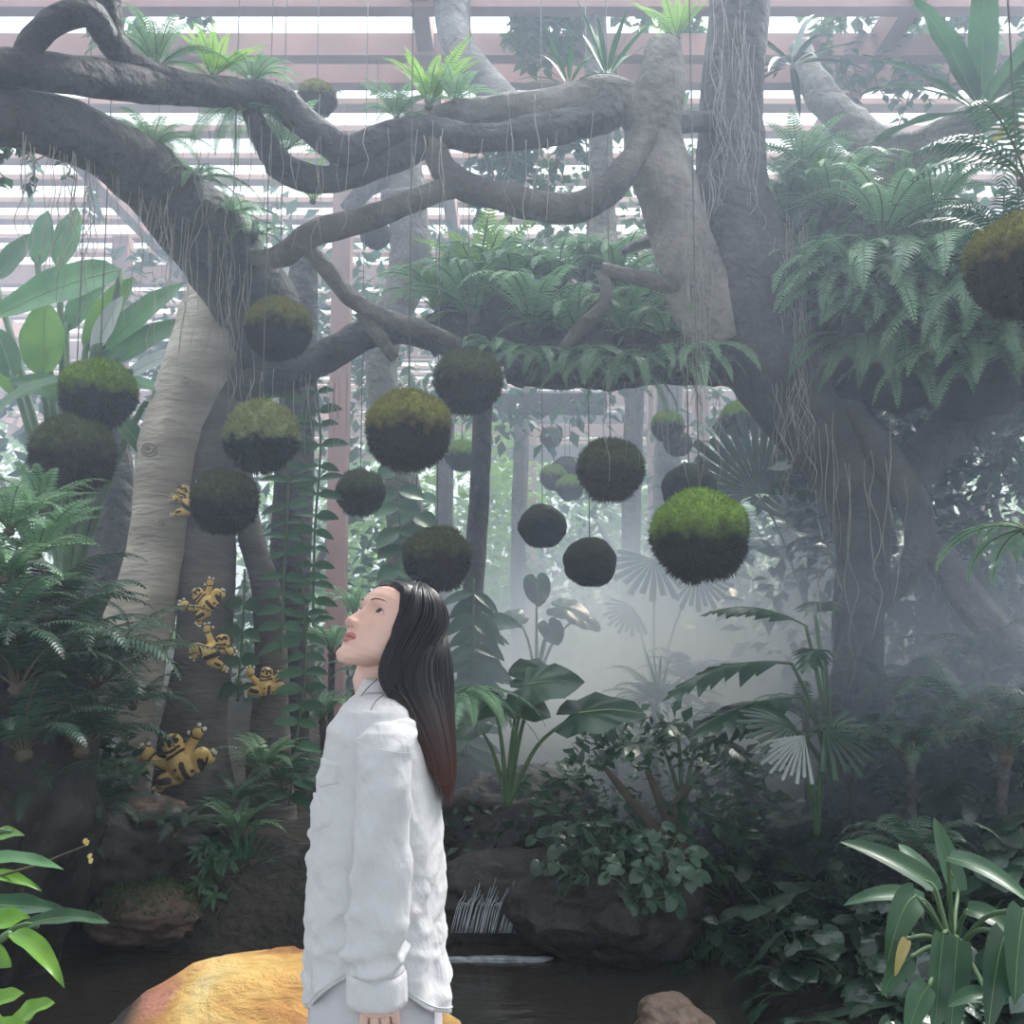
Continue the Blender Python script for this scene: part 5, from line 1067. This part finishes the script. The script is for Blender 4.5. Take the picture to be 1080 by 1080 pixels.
for q in ([(424, 722, -.09), (398, 738, -.15), (388, 760, -.172), (382, 800, -.185)], [(408, 722, -.1), (428, 738, -.15), (444, 775, -.15), (452, 806, -.13)], [(414, 724, -.1), (434, 745, -.15), (448, 790, -.13), (457, 822, -.1)],
          [(398, 716, -.08), (384, 730, -.10), (374, 748, -.08), (366, 775, -.06)]):
    tube(hb, [W3(*a) for a in q], [.0009, .0008, .0007, .0004], seg=5, sub=6)
for k in range(14):                                     # locks in front of the far shoulder
    j = rs.uniform(-1, 1); tube(hb, [H(-.06, -.01, -.03), W3(388 + 3 * j, 715, .06), W3(372 + 4 * j, 742, .07), W3(356 + 4 * j, 770, .08), W3(347 + 3 * j, 792 + 8 * j, .09)], [.007, .008, .007, .005, .001], seg=6, sub=4)
wpart(hb, 'hair', M['hair'])
# --- shirt
TR = [(726, 384, 424, .075), (734, 372, 436, .135), (744, 363, 443, .175), (765, 350, 450, .192), (790, 347, 456, .195), (820, 340, 461, .19), (850, 334, 464, .192), (900, 331, 467, .196), (950, 330, 467, .20), (1000, 330, 470, .205), (1062, 330, 474, .212)]
def cr(x, y, z):        # cloth wrinkles
    p, q = x * .75 + z * .66, z * .75 - x * .66; wv = .03 * N3(x * 6, y * 6, z * 6)
    a = max(0, 1 - abs(N3((p + wv) * 5, (q + wv) * 17, y * 6)) * 3.2); b_ = max(0, 1 - abs(N3((q + wv) * 6 + 7, (p + wv) * 21, y * 7 + 3)) * 3.2); d_ = max(0, 1 - abs(N3(x * 9 + 5, y * 9, z * 34 + x * 9)) * 3.2)
    return .55 * a + .45 * b_ + .25 * d_ - .2
def shirt_pt(py, th, off=0.0):
    x0, x1, hw = interp(TR, py); xc, a = (x0 + x1) / 2, (x1 - x0) / 2; c, s = math.cos(th), math.sin(th)
    ex = .8; cx = (abs(c) ** ex) * (1 if c > 0 else -1); sy = (abs(s) ** ex) * (1 if s > 0 else -1)
    p = W3(xc - a * cx, py, 0); p.y += -hw * sy; k = cr(p.x, p.y, p.z)
    n = Vector((-cx, -sy, 0)).normalized(); amp = .0085 * min(1, (py - 726) / 60) * (.5 + .9 * sstep(800, 1000, py)); fold = .006 * math.sin(th * 9 + py * .012) * sstep(850, 1050, py)
    front = .006 * G(th, .22) * math.sin(py * .16 + 2 * math.sin(py * .05)) * sstep(800, 860, py)
    return p + n * (amp * (k - .2) + fold + front + off)
def hem(th):
    """lower edge: long tails front and back, cut high at the sides"""
    s = abs(math.sin(th)) ** 1.2; tg = 1061 - 30 * abs(math.sin(th)) ** 6 - 5 * max(0, math.cos(th)); return 653 + (tg - 653) * (WY - .21 * s) / WY
sb = MB(); NT = 120; NP = 90; vs = []
for i in range(NP + 1):
    for k in range(NT): th = 2 * PI * k / NT; py = 727 + (hem(th) - 727) * i / NP; vs.append(shirt_pt(py, th))
fs = []
for i in range(NP):
    for k in range(NT): a, b_ = i * NT + k, i * NT + (k + 1) % NT; fs.append((a, a + NT, b_ + NT, b_))
sb.add(vs, fs); shirt = wpart(sb, 'shirt', M['cotton']); md = shirt.modifiers.new('thick', 'SOLIDIFY'); md.thickness = .003; md.offset = -1
shirt_inv = -wroot.location
def spart(mb, name, m):
    return mb.build(name, m, shirt)
# hem stitching and yoke seam, placket, buttons, pocket with flap, collar
mb = MB(); tube(mb, [shirt_pt(hem(2 * PI * k / 80) - 5, 2 * PI * k / 80, .0012) for k in range(81)], [.0013] * 81, seg=4, sub=1); spart(mb, 'hem_seam', M['cotton'])
def patch(mb, py0, py1, t0, t1, off, nu=14, nv=14, shape=None, thick=.003):
    for layer, o2 in ((0, off), ):
        vs = []; fs = []
        for i in range(nu + 1):
            for k in range(nv + 1):
                t = t0 + (t1 - t0) * k / nv; e = py1 + (shape(k / nv) if shape else 0); py = py0 + (e - py0) * i / nu
                edge = min(i, nu - i, k, nv - k); vs.append(shirt_pt(py, t, o2 if edge > 0 else .0))
        for i in range(nu):
            for k in range(nv): a = i * (nv + 1) + k; fs.append((a, a + nv + 1, a + nv + 2, a + 1))
        mb.add(vs, fs)
D = math.radians
mb = MB(); patch(mb, 811, 857, D(24), D(66), .0025, shape=lambda t: 10 * (1 - abs(2 * t - 1)) - 6); spart(mb, 'pocket', M['cotton'])
mb = MB(); patch(mb, 791, 811, D(22), D(68), .005, shape=lambda t: 8 * (1 - abs(2 * t - 1))); spart(mb, 'pocket_flap', M['cotton'])
mb = MB(); patch(mb, 760, 1052, D(-14), D(9), .004, nu=70, nv=6); spart(mb, 'placket', M['cotton'])
for py in (790, 840, 890, 940, 990, 1035):
    mb = MB(); c = shirt_pt(py, D(-2), .006); tube(mb, [c + Vector((.003, 0, 0)), c - Vector((.003, 0, 0))], [.0055, .0055], seg=12, sub=1); spart(mb, 'button', M['button'])
mb = MB(); vs = []
for i in range(6):
    for k in range(40):
        th = 2 * PI * k / 40; t = i / 5; x0, x1 = 381 - 10 * t, 426 + 6 * t; p = W3((x0 + x1) / 2 - (x1 - x0) / 2 * math.cos(th), 714 + 20 * t + (10 * t if abs(math.cos(th)) > .8 and math.cos(th) > 0 else 0), 0); p.y -= (.062 + .03 * t) * math.sin(th); vs.append(p)
fs = [(i * 40 + k, (i + 1) * 40 + k, (i + 1) * 40 + (k + 1) % 40, i * 40 + (k + 1) % 40) for i in range(5) for k in range(40)]
mb.add(vs, fs); o = spart(mb, 'collar', M['cotton']); md = o.modifiers.new('t', 'SOLIDIFY'); md.thickness = .003
# sleeves with cuffs
def sleeve(sg):
    ds = lambda d: sg * d
    sp_ = [(414, 755, .125, .012, .014), (413, 757, .13, .030, .032), (411, 761, .142, .042, .046), (408, 771, .160, .049, .055), (405, 789, .180, .051, .057), (404, 830, .198, .049, .052), (402, 900, .203, .048, .050), (400, 960, .205, .0505, .050), (398, 1002, .205, .0515, .050), (397, 1020, .205, .050, .048), (397, 1028, .205, .046, .045)]
    mb = MB(); vs = []; NS = 80; NK = 48
    for i in range(NS + 1):
        q = i / NS * (len(sp_) - 1); j = min(int(q), len(sp_) - 2); t = q - j; a, b_ = sp_[j], sp_[j + 1]; px, py, dy, rx, ry = [u + (v - u) * t for u, v in zip(a, b_)]
        c = A3(px, py, sg * dy)
        for k in range(NK):
            th = 2 * PI * k / NK; n = Vector((math.cos(th), math.sin(th), 0)); p = c + Vector((rx * n.x, ry * n.y, 0))
            w_ = .0105 * (cr(p.x * 1.2 + 3, p.y, p.z * 1.1) - .2) + .005 * math.sin(th * 3 + py * .03) * sstep(760, 900, py) + .005 * math.sin(py * .22 + th * 2) * sstep(978, 1010, py) * (1 - sstep(1020, 1028, py))
            vs.append(p + n * w_)
    for i in range(NS):
        for k in range(NK): a, b_ = i * NK + k, i * NK + (k + 1) % NK; mb.f.append((a, b_, b_ + NK, a + NK)); mb.m.append(0)
    mb.f.append(tuple(range(NK - 1, -1, -1))); mb.m.append(0)
    mb.v = vs; sl_ = spart(mb, 'sleeve', M['cotton'])
    mb = MB(); vs = []
    prof = [(1034, 1.0), (1036, 1.07), (1040, 1.10), (1050, 1.11), (1060, 1.13), (1066, 1.13), (1067, 1.09), (1062, 1.05), (1045, 1.02)]
    for (py, k_) in prof:
        for k in range(48):
            th = 2 * PI * k / 48; c = A3(397, py - 10 + 1.5 * math.sin(th + 2.4), sg * .205); vs.append(c + Vector((.0475 * k_ * math.cos(th), .045 * k_ * math.sin(th), 0)) * (1 + .02 * math.sin(th * 5)))
    for i in range(len(prof) - 1):
        for k in range(48): a, b_ = i * 48 + k, i * 48 + (k + 1) % 48; mb.f.append((a, b_, b_ + 48, a + 48)); mb.m.append(0)
    mb.v = vs; spart(mb, 'cuff', M['cotton'])
    mb = MB(); pts = []
    for k in range(25):
        th = 2 * PI * k / 24; c = A3(405, 786 + 7 * math.cos(th), sg * .186); pts.append(c + Vector((.0518 * math.cos(th), .0578 * math.sin(th), 0)))
    tube(mb, pts, [.0006] * 25, seg=5, sub=2); spart(mb, 'shoulder_seam', M['cotton'])
sleeve(-1); sleeve(1)
# wide pale trousers, shoes and a ring
mb = MB()
def leg(sg):
    vs = []; rows = 30
    for i in range(rows + 1):
        t = i / rows; z = .98 + (.07 - .98) * t
        for k in range(40):
            th = 2 * PI * k / 40; c = W3(397, 1080, 0); vs.append(Vector((c.x + (.108 + .030 * t) * math.cos(th) * (1 + .03 * math.sin(th * 7)), WY + sg * (.085 + .02 * t) + .105 * math.sin(th), z)))
    return vs, [(i * 40 + k, i * 40 + (k + 1) % 40, (i + 1) * 40 + (k + 1) % 40, (i + 1) * 40 + k) for i in range(rows) for k in range(40)]
for sg in (-1, 1): mb.add(*leg(sg))
wpart(mb, 'trousers', M['trouser'])
for sg in (-1, 1):
    mb = MB(); c = W3(390, 1080, 0); tube(mb, [Vector((c.x + .10, WY + sg * .10, .04)), Vector((c.x + .05, WY + sg * .10, .05)), Vector((c.x - .06, WY + sg * .10, .042)), Vector((c.x - .14, WY + sg * .10, .034))], [.025, .042, .040, .026], seg=14, sub=5); wpart(mb, 'shoe', M['shoe'])
mb = MB(); c = W3(411, 1069, -.201); pts = [c + Vector((.0098 * math.cos(2 * PI * k / 16), .0098 * math.sin(2 * PI * k / 16), 0)) for k in range(17)]; tube(mb, pts, [.0013] * 17, seg=6, sub=1); wpart(mb, 'ring', M['metal'])
# ------------------------------------------------------------------ the mist that fills the garden
fm = bpy.data.materials.new('drifting_mist'); fm.use_nodes = True; nt = fm.node_tree; nt.nodes.clear()
out = nt.nodes.new('ShaderNodeOutputMaterial'); vs = nt.nodes.new('ShaderNodeVolumeScatter')
vs.inputs['Color'].default_value = (0.70, 0.81, 1.0, 1); vs.inputs['Anisotropy'].default_value = 0.35
L(nt, vs.outputs[0], out.inputs['Volume'])
geo = nt.nodes.new('ShaderNodeNewGeometry')
def vm(op, a, b):
    n = nt.nodes.new('ShaderNodeVectorMath'); n.operation = op
    for i, x in enumerate((a, b)):
        if x is None: continue
        if isinstance(x, tuple): n.inputs[i].default_value = x
        else: L(nt, x, n.inputs[i])
    return n
def mm(op, a, b=0.0, c=0.0, clamp=False):
    n = nt.nodes.new('ShaderNodeMath'); n.operation = op; n.use_clamp = clamp
    for i, x in enumerate((a, b, c)):
        if isinstance(x, (int, float)): n.inputs[i].default_value = x
        else: L(nt, x, n.inputs[i])
    return n.outputs[0]
def puff(c, r, d):
    """density d at c falling smoothly to nothing at radii r"""
    s = vm('SUBTRACT', geo.outputs['Position'], tuple(c)); q = vm('DIVIDE', s.outputs[0], tuple(r)); ln = vm('LENGTH', q.outputs[0], None).outputs['Value']
    f = mm('SUBTRACT', 1.0, ln, clamp=True); f = mm('POWER', f, 1.4)
    return mm('MULTIPLY', f, d)
PUFFS = [((1.6, 9.4, .85), (3.5, 3.6, 2.0), 1.25), ((3.2, 5.9, 1.1), (2.5, 1.5, 1.9), 0.55), ((1.0, 7.0, 0.7), (1.9, 1.3, 1.4), 0.60)]
tot = None
for c, r, d in PUFFS:
    x = puff(c, r, d); tot = x if tot is None else mm('ADD', tot, x)
nz = nt.nodes.new('ShaderNodeTexNoise'); nz.inputs['Scale'].default_value = 0.55; nz.inputs['Detail'].default_value = 2; L(nt, geo.outputs['Position'], nz.inputs['Vector'])
v = mm('MULTIPLY_ADD', nz.outputs['Fac'], 2.4, -0.35, clamp=False)
v = mm('MAXIMUM', v, 0.15)
tot = mm('MULTIPLY', tot, v)
sz = nt.nodes.new('ShaderNodeSeparateXYZ'); L(nt, geo.outputs['Position'], sz.inputs[0])
mz = nt.nodes.new('ShaderNodeMapRange'); mz.interpolation_type = 'SMOOTHSTEP'; mz.inputs[1].default_value = 0.3; mz.inputs[2].default_value = 2.8; mz.inputs[3].default_value = 0.004; mz.inputs[4].default_value = 0.030
L(nt, sz.outputs['Z'], mz.inputs[0]); my2 = nt.nodes.new('ShaderNodeMapRange'); my2.inputs[1].default_value = 3.5; my2.inputs[2].default_value = 9.0; my2.inputs[3].default_value = .55; my2.inputs[4].default_value = 1.35; L(nt, sz.outputs['Y'], my2.inputs[0])
tot = mm('ADD', tot, mm('MULTIPLY', mz.outputs[0], my2.outputs[0]))
my = nt.nodes.new('ShaderNodeMapRange'); my.interpolation_type = 'SMOOTHSTEP'; my.inputs[1].default_value = 21; my.inputs[2].default_value = 15; L(nt, sz.outputs['Y'], my.inputs[0])
tot = mm('MULTIPLY', tot, my.outputs[0])
L(nt, tot, vs.inputs['Density'])
mb = MB(); box(mb, (-13, -0.6, -0.9), (13, 30, 7.4)); fo = mb.build('mist', fm, smooth=False)
tag(fo, 'pale drifting mist filling the garden, thickest over the stream', 'mist', kind='stuff')
